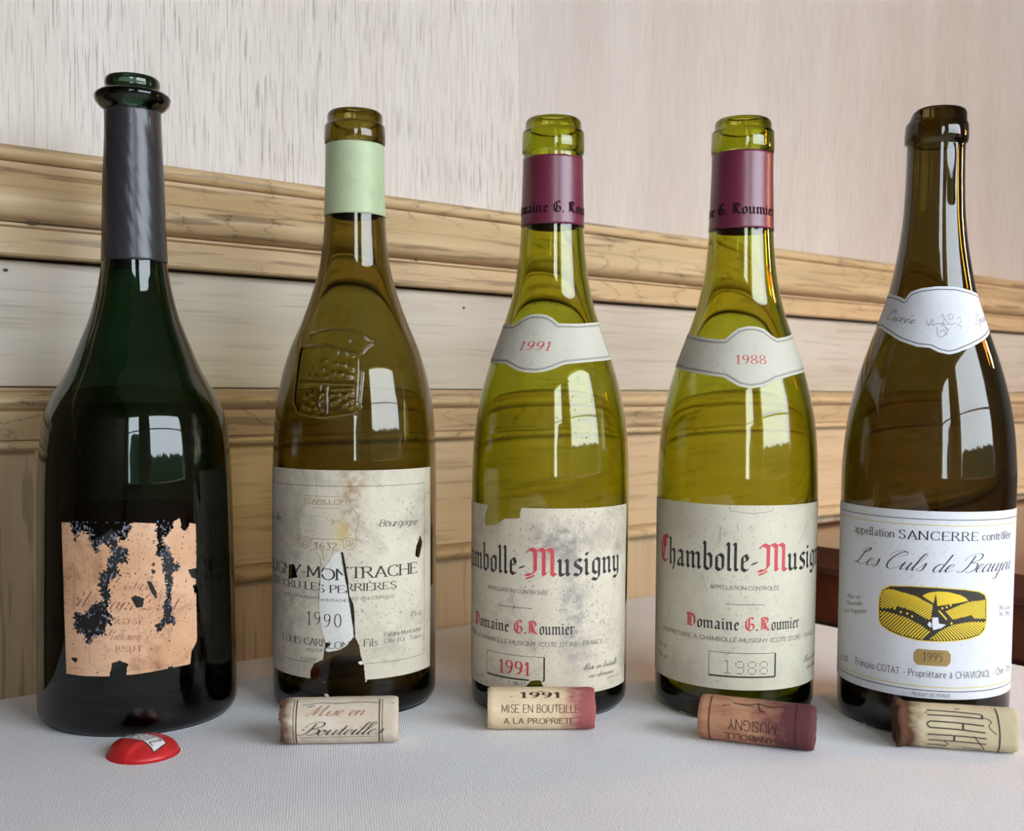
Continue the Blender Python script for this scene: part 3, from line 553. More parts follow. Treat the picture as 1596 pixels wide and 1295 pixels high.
o = mesh('garden_bush', V, Q, leaf); o.location = wl(-.95, WINT-1.5, -.02)
tag(o, 'tall dark bush standing outside the narrow window', 'bush')
# lamp on the right, out of view; its warm light glints down the bottles' right shoulders
lm = thing('wall_lamp', 'small warm lamp out of view to the right, glinting in the bottles', 'lamp', wl(1.05, .02, 1.22))
V, Q = [], []
for j in range(2):
    for k in range(24): V.append(((.05+.035*j)*math.cos(k*math.pi/12), (.05+.035*j)*math.sin(k*math.pi/12), .08-.13*j))
for k in range(24): Q.append((k, (k+1) % 24, 24+(k+1) % 24, 24+k))
mesh('lamp_shade', V, Q, flat('parchment_shade', (230, 200, 150), .8), lm)
e = N('warm_bulb'); e.set(Emission_Color=(1, .5, .16), Emission_Strength=45.)
V = [(.022*math.cos(k*math.pi/8)*math.sin(j*math.pi/8), .022*math.sin(k*math.pi/8)*math.sin(j*math.pi/8), -.1+.03*math.cos(j*math.pi/8)) for j in range(9) for k in range(16)]
mesh('bulb', V, [(j*16+k, j*16+(k+1) % 16, (j+1)*16+(k+1) % 16, (j+1)*16+k) for j in range(8) for k in range(16)], e.m, lm)
mesh('stem', [(x, y, z) for z in (.06, 1.25) for x, y in ((-.006, -.006), (.006, -.006), (.006, .006), (-.006, .006))], [(0, 1, 5, 4), (1, 2, 6, 5), (2, 3, 7, 6), (3, 0, 4, 7)], flat('brass_stem', (150, 120, 60), .3, Metallic=1.), lm)

# ================================================================== table, cloth, side cabinet
S0, S1, T0, T1 = -.72, .614, -.28, .5777
tb = thing('dining_table', 'rectangular table under the white cloth, against the panelled wall', 'table', wl(0, 0), ANG)
box('table_top', S0+.004, S1-.004, T0+.004, T1-.004, TAB-.03, TAB-.0022, M['dark_wood'], tb)
for x in (S0+.06, S1-.1):
    for y in (T0+.06, T1-.1): box('leg', x, x+.05, y, y+.05, 0, TAB-.03, M['dark_wood'], tb)
pts = []; rad = .02; D_ = .003
cor = [(S1-rad, T1-rad, 0), (S0+rad, T1-rad, 90), (S0+rad, T0+rad, 180), (S1-rad, T0+rad, 270)]
per = []
for i, (cx, cy, a0) in enumerate(cor):
    for k in range(9): a = math.radians(a0+90*k/8); per.append((cx+rad*math.cos(a), cy+rad*math.sin(a), math.cos(a), math.sin(a)))
    nx_, ny_, b0 = cor[(i+1) % 4]; a = math.radians(a0+90); e0 = per[-1]; e1 = (nx_+rad*math.cos(a), ny_+rad*math.sin(a))
    L = math.hypot(e1[0]-e0[0], e1[1]-e0[1]); m_ = int(L/.02)
    for k in range(1, m_): per.append((e0[0]+(e1[0]-e0[0])*k/m_, e0[1]+(e1[1]-e0[1])*k/m_, math.cos(a), math.sin(a)))
n = len(per); V, Q = [], []; rings = [(-.004, 0), (-.0022, -.0004), (-.0008, -.0016), (0, -.0036)]+[(.0006*k, -.0036-.03*k) for k in range(1, 9)]
for j, (o_, z_) in enumerate(rings):
    for i, (x, y, a, b) in enumerate(per):
        fold = max(0, j-4)*.0016*math.sin(i*.55)*(1 if y < T1-.03 else 0); k = o_+D_+fold
        if y > T1-.03 and b > .5: k = min(k, D_)
        V.append((x+a*k, y+b*k, TAB+z_))
for j in range(len(rings)-1):
    for i in range(n): Q.append((j*n+i, (j+1)*n+i, (j+1)*n+(i+1) % n, j*n+(i+1) % n))
Q.append(tuple(range(n)))
tc = mesh('tablecloth', V, Q, M['cloth']); tc.location = wl(0, 0); tc.rotation_euler = (0, 0, ANG)
es = tc.modifiers.new('edges', 'EDGE_SPLIT'); es.split_angle = math.radians(40)
tag(tc, 'white woven tablecloth under the bottles and corks', 'tablecloth')
# side cabinet at the right
sc = thing('side_cabinet', 'dark brown varnished wooden cabinet at the right behind the bottles', 'cabinet', wl(.707, 0), ANG)
ct = TAB+.0366
loft('cabinet_top', [(p, q) for p, q in [(-.2, ct-.016)]+arc(-.2, ct-.008, .008, .008, 270, 90, 8)[1:-1]+[(-.2, ct), (.598, ct), (.598, ct-.016)]], 0, 1.3, M['dark_wood'], sc)
loft('edge_bead', [(-.19, ct-.0165), (-.19, ct-.022), (.596, ct-.022), (.596, ct-.0165)], .006, 1.28, M['dark_wood'], sc)
box('apron', .014, 1.26, -.18, .594, ct-.062, ct-.0222, M['dark_wood'], sc, .002)
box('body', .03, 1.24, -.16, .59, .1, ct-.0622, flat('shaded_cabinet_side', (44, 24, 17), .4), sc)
for x in (.03, 1.17):
    for y in (-.15, .52): box('leg', x, x+.06, y, y+.06, 0, .1, M['dark_wood'], sc)

# ================================================================== bottles
BURG = [(0, 39.1), (20, 39.1), (74, 39.2), (108, 39.3), (124, 38.8), (139, 37.5), (154, 34.7), (169, 30.55), (184.4, 25.1), (199.7, 20.3), (215, 17.3), (230, 15.85), (238, 15.4), (252, 14.95), (269, 14.6), (271.5, 14.6)]
def burg_finish(z0, z1, z2, rr, rl): return [(rr-.3, z0), (rr, z0+.6), (rr+.1, z0+3), (rr, z1-.7), (rr-.4, z1-.1), (rl+.3, z1+.2), (rl, z1+.8), (rl-.1, z2-2.2), (rl-.5, z2-1), (rl-1.3, z2-.25), (rl-2.2, z2)]
b1 = Bottle('tall dark green flared bottle with black foil neck and flaking pink label', (-.1798, .5216), [(0, 45.9), (21, 45.8), (71, 45.), (114, 44.), (128, 43.1), (141.7, 41.2), (150.5, 37.8), (155.4, 35.1), (163.6, 30.5), (176.4, 25.1), (189.5, 20.1), (202.2, 16.9), (215.2, 14.8), (253.4, 13.45), (283.6, 12.4), (285, 12.4)], M['g1'])
b1.glass([(12.6, 285.3), (14.4, 286.6), (16.6, 289), (17.3, 291.3), (16.9, 292.6), (14.6, 294.2), (12.5, 295), (12.1, 295.6), (12.3, 296.5), (12.5, 298), (12.3, 299.6), (11.6, 300.6), (10.6, 300.9)], 8.6, 4.0)
b2 = Bottle('brown olive bottle with embossed crest, pale green neck band and torn label', (-.0789, .5479), [(0, 40.8), (13, 40.8), (60, 40.9), (120, 40.6), (133, 40.1), (147, 38.9), (161, 36.2), (175, 32.1), (189, 26.2), (203, 21.1), (217, 17.4), (231, 15.6), (241, 14.95), (269, 14.2), (276, 14.1)], M['g2'])
CR0 = (410, 470, 4.464)
crest_lines = [[(270, 320), (235, 560), (220, 700), (250, 770), (400, 800), (430, 800), (640, 770), (665, 700), (685, 500), (670, 370)], [(270, 320), (450, 305), (670, 370)], [(690, 350), (720, 310), (755, 290)], [(330, 230), (480, 190), (640, 205), (760, 270)],
               [(255, 560), (660, 575)], [(400, 560), (390, 790)], [(445, 590), (440, 780)], [(380, 620), (370, 740)], [(660, 380), (655, 560), (645, 760)], [(480, 610), (640, 600)]]
crest_lines = [[b2.P(CR0[0]+x/CR0[2], CR0[1]+y/CR0[2]) for x, y in L] for L in crest_lines]
rng = np.random.default_rng(4)
dots = [(x+rng.uniform(-9, 9), y+rng.uniform(-8, 8)) for x, y in [(430, 410), (500, 440), (560, 440), (610, 470), (410, 470), (480, 500), (540, 500), (590, 520), (430, 520), (520, 350), (570, 350), (620, 370), (600, 265), (300, 650), (340, 640), (350, 690), (280, 720), (330, 730), (410, 640), (415, 690), (410, 740), (480, 650), (520, 690), (570, 650), (610, 690), (480, 710), (560, 720), (610, 740), (610, 640), (360, 520), (340, 450), (310, 510), (530, 640)]]
dots = [b2.P(CR0[0]+x/CR0[2], CR0[1]+y/CR0[2]) for x, y in dots]
def crest(th, z, r):
    if not 138 < z < 196: return np.zeros(len(th))
    K = math.pi/180*34; X = th*K; Y = np.full(len(th), z); d = np.full(len(th), 9.); out = np.zeros(len(th))
    for L in crest_lines: d = np.minimum(d, seg_dist(X, Y, [(t*K, q) for t, q in L], False))
    out = .75*np.exp(-(d/.55)**2)
    for t, q in dots: out = np.maximum(out, .8*np.exp(-((X-t*K)**2+(Y-q)**2)/.8))
    return out
b2.glass(burg_finish(276.2, 285.6, 292.3, 14.9, 13.7), 9.3, 3.4, angs=np.concatenate([np.arange(-58, 30, .6), np.arange(30, 302, 3.)]), disp=crest, zden=(138, 196, .5))
b3 = Bottle('first olive green bottle with wine red neck band, dated in red 1991', (.0193, .5456), BURG, M['g3'])
b3.glass(burg_finish(271.8, 282.8, 288.9, 15.3, 13.9), 9.3, 3.2)
b4 = Bottle('second olive green bottle with wine red neck band, dated 1988', (.1123, .5431), BURG, M['g3'])
b4.glass(burg_finish(271.8, 282.8, 288.6, 15.2, 13.8), 9.3, 3.2)
b5 = Bottle('dark brown bottle with chipped lip and white label of yellow vineyard hills', (.1992, .5219), [(0, 39.2), (20, 39.2), (56, 39.2), (115, 39.45), (127, 38.9), (144.3, 37), (160.2, 33.5), (169.6, 30.8), (180.3, 27.2), (191, 23.4), (201.5, 20.1), (217, 16.9), (227.5, 15.2), (243, 13.7), (264, 13.05), (272.5, 13.0)], M['g5'])
def chip(th, r, z):
    w = np.exp(-((th+88)/34)**2); zc = 288.5-w*8.5-.7*np.maximum(0, fbm(th*.06+20, th*0+2, 3))*(z > 286); zz = np.minimum(z, np.maximum(zc, 280)); return r-np.maximum(0, z-zc)*.08, zz
b5.glass(burg_finish(273, 282, 288.6, 14.2, 13.4), 9.0, 3.6, top=chip)

# ---- bottle 1: black foil and pink label
n = N('black_foil'); wv = n.noise((110, 110, 22), 3, .5, .8); sp = n.ramp(n.noise((420, 420, 60), 4, .7), [(.66, G0), (.72, (.8,)*3)])
n.bump(wv, .0008, .3)
M['foil'] = n.set(Base_Color=n.mix(sp, lin((56, 54, 57)), lin((150, 148, 150))), Roughness=.3, Metallic=.3)
b1.band('foil_capsule', 215, 285.2, .1, M['foil'], .3, 1.6, .8, wr=.35)
C1 = (80, 790, 4.625)
L1P = px(b1, C1, [(75, 110), (88, 500), (110, 1200), (200, 1215), (500, 1218), (700, 1192), (900, 1152), (1000, 1132), (1010, 1040), (1050, 960), (1045, 700), (1042, 520), (1045, 330), (1040, 122), (930, 105), (925, 80), (870, 110), (760, 118), (600, 112), (400, 112)])
H1 = px(b1, C1, [(140, 60), (140, 125), (170, 230), (215, 170), (260, 190), (290, 290), (330, 320), (350, 250), (420, 270), (440, 340), (400, 400), (420, 450), (350, 480), (345, 600), (390, 680), (330, 690), (270, 750), (170, 770), (175, 890), (250, 930), (250, 975), (275, 985), (300, 940), (390, 910), (380, 850), (430, 850), (430, 780), (395, 740), (430, 640), (410, 620), (420, 520), (485, 500), (470, 420), (500, 400), (545, 390), (545, 310), (500, 290), (465, 300), (470, 220), (530, 240), (560, 170), (590, 60)])
H2 = px(b1, C1, [(757, 60), (757, 180), (770, 280), (755, 330), (800, 370), (800, 430), (822, 480), (830, 660), (805, 720), (820, 800), (760, 850), (770, 890), (800, 880), (820, 840), (890, 840), (870, 780), (860, 680), (870, 470), (920, 440), (920, 410), (880, 400), (880, 370), (850, 330), (850, 290), (805, 270), (805, 220), (870, 180), (870, 60)])
HS = [[(575, 650), (620, 638), (672, 665), (655, 722), (610, 725)], [(690, 540), (715, 528), (760, 620), (752, 655), (735, 640)], [(722, 455), (748, 452), (750, 478), (728, 482)], [(985, 450), (1060, 435), (1060, 525), (1010, 505)], [(415, 1240), (440, 1130), (490, 1108), (550, 1130), (540, 1240)], [(930, 60), (935, 150), (965, 175), (990, 130), (1000, 60)], [(150, 1090), (180, 1085), (185, 1115), (155, 1112)], [(840, 1150), (870, 1150), (866, 1175), (838, 1170)], [(1020, 560), (1060, 560), (1060, 650), (1030, 610)], [(725, 405), (745, 405), (745, 425), (728, 425)]]
pk = paper('pink_label_paper', (214, 172, 140), (198, 150, 112), (112, 66, 44), .9, 110, big=26, sf=7, th=.61)
L1 = Label(b1, 'front_label', pk, L1P, [(H1, 4.6), (H2, 3.4)]+[(px(b1, C1, h_), 1.2) for h_ in HS], 45., .26, .35, 1.3, speck=.3, label='flaking pale pink paper label')
B1P = lambda x, y: b1.P(80+x/4.625, 790+y/4.625)
L1.text([('Cuvée', BRN)], 'script', B1P(430, 595), B1P(710, 600), 7.2)
L1.text([('William Deutz', BRN)], 'script', B1P(165, 712), B1P(945, 735), 7.6)
L1.text([('ROSÉ', BRN)], 'roman', B1P(460, 842), B1P(690, 842), 2.4, track=2.5)
L1.text([('Millésimé 1998', BRN)], 'script', B1P(380, 955), B1P(850, 945), 4.4)
L1.text([('BRUT', BRN)], 'roman', B1P(470, 1042), B1P(670, 1038), 2.4, track=2.5)
L1.line([B1P(105, 1150), B1P(400, 1180), B1P(700, 1160), B1P(960, 1115)], .12, BRN)
for xx in (165, 270, 630): L1.line([B1P(xx+(0 if xx > 300 else 8), 1190), B1P(xx, 240 if xx > 300 else 430)], .12, BRN, 'paper_crease')
HP = [(t*L1.k, z) for t, z in H1]; HQ = [(t*L1.k, z) for t, z in H2]
us = np.arange(-40, 40, .25); vs = np.arange(20, 110, .25); X, Y = np.meshgrid(us, vs)
ins = np.maximum(sdf(X, Y, HP), sdf(X, Y, HQ)); F = np.minimum(np.minimum(ins+.6, 3.2-ins), fbm(X*1.5+3, Y*1.1, 21, 4)-.1-.012*np.maximum(0, 88-Y)/20)
F = np.minimum(F, float(L1P[0][1])+1-Y)
o = L1.put('paper_flakes', march(F, us, vs), paper('torn_flake_paper', (112, 114, 128), (70, 74, 92), (44, 44, 58), .6, 120), -.05, cut=False)
if o: o['kind'] = 'stuff'
def unseen_back_label(b, z0, z1, half, R0): Label(b, 'unseen_back_label', flat('darkened_label_paper', (74, 66, 54), .8), [(180-half, z0), (180+half, z0), (180+half, z1), (180-half, z1)], (), R0, 1.5)  # unseen rear labels, added and darkened to block light through the glass
unseen_back_label(b1, 25, 98, 62, 45.)

# ---- bottle 2
C2 = (400, 720, 2.757); C2b = (400, 900, 5.32); Q2 = lambda x, y: b2.P(400+x/2.757, 720+y/2.757); Q2b = lambda x, y: b2.P(400+x/5.32, 900+y/5.32)
b2.band('neck_band', 241, 275.8, .05, paper('pale_green_paper', (186, 198, 160), (176, 188, 148), (120, 132, 104), .35, 120, rough=.38), .2)
zt, zb = b2.P(549, 733)[1], b2.P(549, 1060)[1]
eR = b2.P(670, 726)[0]
t2 = [Q2b(*p) for p in [(905, 905), (890, 740), (865, 650), (850, 560), (815, 490)]]
fl_b = [Q2b(*p) for p in [(800, 500), (740, 570), (680, 600), (590, 615), (570, 600), (625, 545), (570, 540)]]
t2b = [Q2b(*p) for p in [(560, 620), (550, 680), (480, 710), (450, 770), (440, 900)]]
p2 = paper('weathered_cream_label', (208, 198, 178), (190, 179, 159), (122, 112, 98), .75, 80, stain=[(-.001, .108, .009, .032, (142, 108, 70), .8), (-.006, .089, .007, .009, (190, 160, 70), .55), (-.03, .06, .02, .05, (120, 118, 112), .35)], big=22)
slit = [Q2(*p) for p in [(362, 385), (372, 385), (392, 500), (400, 575), (418, 615), (424, 765), (412, 765), (398, 640), (388, 590), (380, 500)]]
spots = [[Q2(*p) for p in [(140, 440), (163, 438), (176, 495), (138, 502)]], [Q2(*p) for p in [(702, 310), (711, 345), (697, 412), (680, 404), (686, 360)]]]
L2 = Label(b2, 'front_label', p2, [(-100, zb), (eR, zb), (eR, zt), (-100, zt)], [(t2+fl_b+t2b, .8), (slit, .5)]+[(h_, .8) for h_ in spots], 40.9, .4, .2, 1.5, label='torn weathered cream paper label')
flap = [Q2b(*p) for p in [(535, -30), (650, -205), (690, -210), (710, -80), (745, 60), (770, 220), (800, 420), (805, 490), (740, 570), (680, 600), (590, 618), (570, 600), (625, 545), (570, 535), (540, 430), (520, 240), (526, 100)]]
pw = paper('clean_torn_paper', (218, 216, 209), (208, 206, 198), (150, 146, 138), .4, 80)
L2f = Label(b2, 'torn_flap', pw, flap, (), 40.9, .35, .5, 1.8, off=.32, curl=lambda u, v: .5*max(0, (30-v)/10)**2 if v < 30 else 0, label='whiter strip of torn label paper')
def both(fn, dz=-.9):
    for L, d in ((L2, 0), (L2f, dz)): fn(L, d)
sh = lambda p, d: (p[0], p[1]+d)
zM = Q2(350, 498)[1]
both(lambda L, d: L.text([('PULIGNY-MONTRACHE', INK)], 'roman', (-90, zM+d), (47.6, zM+d), 5.1))
zP = Q2(350, 553)[1]
both(lambda L, d: L.text([('1ER CRU LES PERRIÈRES', INK)], 'roman', (-74, zP+d), (29, zP+d), 3.4))
zA = Q2(350, 592)[1]
both(lambda L, d: L.text([('APPELLATION PULIGNY-MONTRACHET 1ER CRU CONTROLEE', INKG)], 'sans', (-55, zA+d), (27, zA+d), 1.3))
both(lambda L, d: L.text([('1990', INK)], 'roman', sh(Q2(218, 697), d), sh(Q2(380, 700), d), 6.2, thick=.6, thin=.25, track=1.5))
zC = Q2(350, 793)[1]
both(lambda L, d: L.text([('LOUIS CARILLON & Fils', INKG)], 'roman', (-57, zC+d), (15.5, zC+d), 3.2))
L2.text([('Bourgogne', INKG)], 'italic', Q2(527, 277), Q2(690, 268), 3.2)
L2.text([('Vin de', INKG)], 'italic', (-88, Q2(90, 250)[1]), Q2(108, 250), 2.6)
L2.text([('VITICULTEUR', INKG)], 'sans', Q2(212, 812), Q2(285, 815), 1.3)
L2.text([('PULIGNY', INKG)], 'sans', Q2(192, 850), Q2(262, 856), 1.5)
L2.text([('Puligny-Montrachet', INKG)], 'roman', Q2(548, 748), Q2(706, 722), 2.0)
L2.text([("Côte-d'Or - France", INKG)], 'roman', Q2(548, 778), Q2(706, 752), 2.0)
L2.text([('75 cl', INKG)], 'roman', Q2(660, 662), Q2(708, 655), 2.2)
zbx0, zbx1 = Q2(350, 868)[1], Q2(350, 104)[1]; tx = Q2(719, 400)[0]
L2.line([(-98, zbx0), (tx, zbx0), (tx, zbx1), (-98, zbx1)], .22, INKG, 'printed_border')
# scrolled capital emblem
EM = lambda *p: [Q2(*q) for q in p]
L2.line(EM((207, 143), (397, 150), (397, 185), (207, 178)), .2, GOLD, 'printed_emblem', True)
L2.text([('CARILLON', GOLD)], 'sans', Q2(215, 174), Q2(392, 180), 1.9)
L2.line(EM((210, 182), (185, 215), (178, 255), (190, 300), (185, 330)), .28, GOLD, 'printed_emblem', sm=True)
L2.line(EM((395, 188), (425, 215), (438, 255), (425, 300), (432, 335)), .28, GOLD, 'printed_emblem', sm=True)
for cx, cy, r, sgn in ((210, 342, 30, 1), (396, 347, 34, -1)):
    L2.line(EM(*[(cx+sgn*r*(1-k/26)*math.cos(k*.62+2.6), cy-r*(1-k/26)*math.sin(k*.62+2.6)) for k in range(24)]), .26, GOLD, 'printed_emblem', sm=True)
L2.line(EM((240, 375), (360, 380)), .22, GOLD, 'printed_emblem'); L2.line(EM((235, 328), (362, 332)), .22, GOLD, 'printed_emblem')
L2.text([('1632', GOLD)], 'roman', Q2(252, 370), Q2(352, 374), 2.9)
L2.line(EM((242, 195), (300, 200), (360, 196)), .15, GOLD, 'printed_emblem'); L2.line(EM((225, 240), (250, 232), (290, 236), (330, 262), (380, 240)), .15, GOLD, 'printed_emblem', sm=True)
L2.line(EM((255, 30), (258, 100), (262, 200)), .1, INKG, 'paper_crease')
for pts_ in ([(255, 385), (275, 420), (272, 500), (268, 590), (290, 700), (298, 780)], [(282, 378), (290, 420)], [(130, 640), (125, 760), (140, 920)]): L2.line(EM(*pts_), .2, INKG if pts_[0][0] > 200 else pw, 'paper_crease', sm=True)
for k, pp in enumerate(([(505, 835), (540, 850), (580, 885), (560, 862)], [(838, 700), (870, 690), (885, 715), (860, 725)], [(890, 865), (920, 840), (910, 862)], [(555, 965), (590, 962), (618, 1010), (590, 1000)])):
    Label(b2, 'paper_scrap', pw, [Q2b(*q) for q in pp], (), 40.9, .25, .3, 2., off=.25, pad=1)
unseen_back_label(b2, 22, 100, 60, 40.9)

# ---- bottles 3 and 4 share one print
CAPT = dict(nib=(math.radians(42), 1.1, .4))
CAPM = []
for b, z0, z1, jag in ((b3, 236.2, 269.3, .7), (b4, 234.4, 271.6, .1)):
    n = N('wine_red_capsule'); n.bump(n.noise((60, 60, 20), 3), .001, .3)
    m = n.set(Base_Color=n.mix(n.ramp(n.noise((40, 40, 40), 4), [(.35, G0), (.65, G1)]), lin((112, 40, 62)), lin((98, 34, 54))), Roughness=.33, Specular_IOR_Level=.6); CAPM.append(m)
    b.band('neck_capsule', z0, z1, .06, m, .22, jag, .15, wr=.12)
DKR = flat('dark_capsule_print', (30, 8, 20), .75, Specular_IOR_Level=.15)
for b, a0, a1, zz in ((b3, -100, 118, b3.P(864, 330)[1]), (b4, -150, 75, b4.P(1163, 333)[1])):
    class CapL(Label):
        def __init__(s): s.b = b; s.R0 = 15.; s.k = math.pi/180*15.; s.off = .45; s.curl = None; s.o = b.root
    CapL().text([('Domaine G. Roumier', DKR)], 'black', (a0, zz), (a1, zz), 5.2, 9.4, cut=False)
def print_cm(L, b, T, dz, yr):
    P4 = lambda x, y: b4.P(x, y)[1]+dz
    z = P4(1165, 891)
    L.text([('C', RED)], 'black', (T-66, z+.7), (T-53.5, z+.7), 13.2, 9.4, nib=(math.radians(42), 1.5, .5))
    L.text([('hambolle-', INK)], 'black', (T-53, z), (T+15.5, z), 12.6, 9.4)
    L.text([('M', RED)], 'black', (T+15.5, z), (T+37, z), 13., 9.4, nib=(math.radians(42), 1.5, .45))
    L.text([('usigny', INK)], 'black', (T+37.5, z), (T+91.5, z), 12.6, 9.4)
    L.text([('APPELLATION CONTROLÉE', INKG)], 'sans', (T-16.6, P4(1160, 919.5)), (T+31.8, P4(1160, 919.5)), 1.75)
    L.line([(T-6.4, P4(1160, 942.5)), (T+20.4, P4(1160, 942.5))], .25, INKG)
    z = P4(1155, 982.5)
    L.text([('D', RED)], 'black', (T-35.4, z), (T-26.5, z), 6.2, 9.4); L.text([('omaine ', INK)], 'black', (T-26.3, z), (T+6.5, z), 6.0, 9.4)
    L.text([('G', RED), ('.', INK), ('R', RED)], 'black', (T+6.5, z), (T+25, z), 6.2, 9.4); L.text([('oumier', INK)], 'black', (T+25.5, z), (T+50, z), 6.0, 9.4)
    z = P4(1155, 1001); L.text([("PROPRIETAIRE A CHAMBOLLE-MUSIGNY (COTE D'OR) - FRANCE", INKG)], 'sans', (T-60, z), (T+74, z), 1.95)
    z0, z1 = P4(1152, 1055), P4(1152, 1018)
    L.line([(T-16.8, z0), (T-16.8, z1), (T+29.3, z1)], .22, INK, 'printed_box'); L.line([(T-16.8, z0), (T+29.3, z0), (T+29.3, z1)], .75, INK, 'printed_box')
    if yr == '1991':
        L.text([('1991', RED)], 'roman', (T-4.5, z0+2.1), (T+21, z0+2.1), 6.3, thick=1.1, thin=.35)
        L.line([(T-7.5, P4(1160, 942.5)+1), (T+7.3, P4(1160, 942.5)+1)][1:]+[(T+7.3, P4(1160, 942.5)-1)], .3, INKG)
    else:
        D = {'1': '01100 00100 00100 00100 00100 00100 01110', '9': '01110 10001 10001 01111 00001 00001 01110', '8': '01110 10001 10001 01110 10001 10001 01110'}
        V, Q = [], []
        for i, ch in enumerate('1988'):
            for r_, row in enumerate(D[ch].split()):
                for c_, q in enumerate(row):
                    if q == '1':
                        cx, cy = (T-6.5+(i*6.6+c_*1.05)*1.25)*L.k, z0+1.6+(6-r_)*.95; k = len(V)
                        V += [(cx+.3*math.cos(a*math.pi/3), cy+.3*math.sin(a*math.pi/3)) for a in range(6)]; Q.append(tuple(range(k, k+6)))
        L.put('punched_dots', (V, Q), INK)
    L.text([('Mise en bouteille', INKG)], 'script', (T+56, P4(1155, 1040)), (T+88.5, P4(1155, 1040)), 3., thick=.7, thin=.3); L.text([('au domaine', INKG)], 'script', (T+61, P4(1155, 1053)), (T+85, P4(1155, 1053)), 2.8, thick=.7, thin=.3)
    L.text([('75 cl', INKG)], 'sans', (T-67, P4(1155, 1029)), (T-54, P4(1155, 1029)), 2.0); L.text([('13% vol', INKG)], 'sans', (T-67, P4(1155, 1046)), (T-53, P4(1155, 1046)), 2.0)
z4t, z4b = b4.P(1138, 787)[1], b4.P(1149, 1075.5)[1]
p4 = paper('ivory_label_paper', (208, 201, 181), (192, 184, 163), (138, 130, 112), .5, 70, big=20)
L4 = Label(b4, 'front_label', p4, [(-96, z4b), (100, z4b), (100, z4t), (-96, z4t)], (), 39.2, .5, .15, label='ivory label with black letter print')
print_cm(L4, b4, 0, 0, '1988')
Q4 = lambda x, y: b4.P(1000+x/4.627, 720+y/4.627)
for pp in ([(635, 312), (637, 350)], [(945, 312), (943, 350)], [(640, 352), (800, 372), (940, 356)], [(1200, 420), (1165, 520), (1120, 600)], [(430, 800), (478, 940)], [(692, 440), (695, 490)], [(568, 470), (566, 580)]): L4.line([Q4(*q) for q in pp], .16, INKG, 'paper_crease')
Q3 = lambda x, y: b3.P(710+x/3.238, 770+y/3.238)
z3t, z3b = Q3(500, 73)[1], b3.P(850, 1083)[1]
tear = [Q3(*q) for q in [(162, 20), (165, 60), (150, 110), (150, 157), (200, 155), (250, 124), (325, 121), (332, 60), (330, 20)]]
blot = [Q3(*q) for q in [(345, 985), (375, 945), (400, 938), (432, 942), (442, 975), (440, 1000)]]
p3 = paper('mould_specked_label_paper', (210, 199, 179), (194, 182, 161), (112, 102, 96), .8, 85, stain=[(.006, .085, .022, .016, (128, 118, 116), .75), (.012, .05, .009, .04, (132, 126, 124), .7)], big=20)
L3 = Label(b3, 'front_label', p3, [(-105, z3b), (72, z3b), (72, z3t), (-105, z3t)], [(tear, .8), (blot, .8)], 39.2, .4, .2, label='specked ivory label with torn top edge')
print_cm(L3, b3, -32.3, b3.P(845, 898)[1]-b4.P(1200, 891)[1], '1991')
L3.text([('L ON ET', INK)], 'sans', Q3(272, 958), Q3(360, 972), 1.7); L3.text([('MADE IN', INKG)], 'sans', Q3(765, 930), Q3(822, 912), 1.0)
np4 = paper('neck_label_paper', (204, 198, 183), (194, 188, 172), (150, 142, 126), .4, 70)
def neck(b, crop, top, bot, ext_l, ext_r, R0):
    T_ = px(b, crop, top); B_ = px(b, crop, bot)
    return Label(b, 'neck_label', np4 if b is not b5 else pw5, [(ext_l, T_[0][1]+.6)]+T_+[(ext_r, T_[-1][1]+.6), (ext_r, B_[0][1]+1.2)]+B_+[(ext_l, B_[-1][1]+1.2)], (), R0, .12, .03, label='curved paper label round the shoulder')
C4 = (1000, 160, 2.09)
N4 = neck(b4, C4, [(155, 752), (190, 762), (240, 770), (272, 770), (292, 752), (315, 735), (345, 728), (375, 729), (400, 738), (422, 757), (440, 768), (470, 762), (502, 750)], [(533, 872), (490, 888), (440, 903), (420, 915), (395, 925), (355, 931), (315, 923), (290, 908), (268, 895), (200, 885), (118, 865)], -97, 97, 25.)
N4.rim(1.3, 1.55, INK); N4.rim(1.85, 2.0, INKG)
N4.text([('1988', RED)], 'roman', b4.P(1147, 567), b4.P(1197, 567.5), 4.1, thick=.75, thin=.3)
C3 = (710, 160, 2.0897)
N3 = neck(b3, C3, [(162, 721), (190, 723), (203, 714), (222, 700), (245, 690), (262, 688), (285, 689), (305, 695), (322, 706), (336, 719), (400, 720), (472, 713)], [(512, 834), (430, 845), (365, 851), (345, 856), (320, 867), (290, 876), (260, 880), (225, 878), (200, 872), (180, 860), (163, 850), (115, 848)], -100, 80, 25.)
N3.rim(1.3, 1.55, INK); N3.rim(1.85, 2.0, INKG)
N3.text([('1991', RED)], 'roman', b3.P(808, 545.5), b3.P(860, 546.5), 4.2, thick=.75, thin=.3, slant=.22)

V, Q = [], []
for i in range(170):
    x = rng.normal(905, 26) if i < 120 else rng.uniform(770, 960); y = rng.uniform(415, 690); t, z = b3.P(x, y)
    if abs(t) > 70 or 505 < y < 582: continue
    r_ = rng.uniform(.12, .34); k = len(V)
    for a in range(6):
        q = math.degrees(r_*math.cos(a*math.pi/3)/float(b3.R(z))); V.append(b3.pt(t+q, z+r_*math.sin(a*math.pi/3)*rng.uniform(.8, 1.6), .03))
    Q.append(tuple(range(k, k+6)))
o = mesh('sediment_specks', V, Q, flat('dark_sediment', (58, 52, 20), .8), b3.root); o['kind'] = 'stuff'
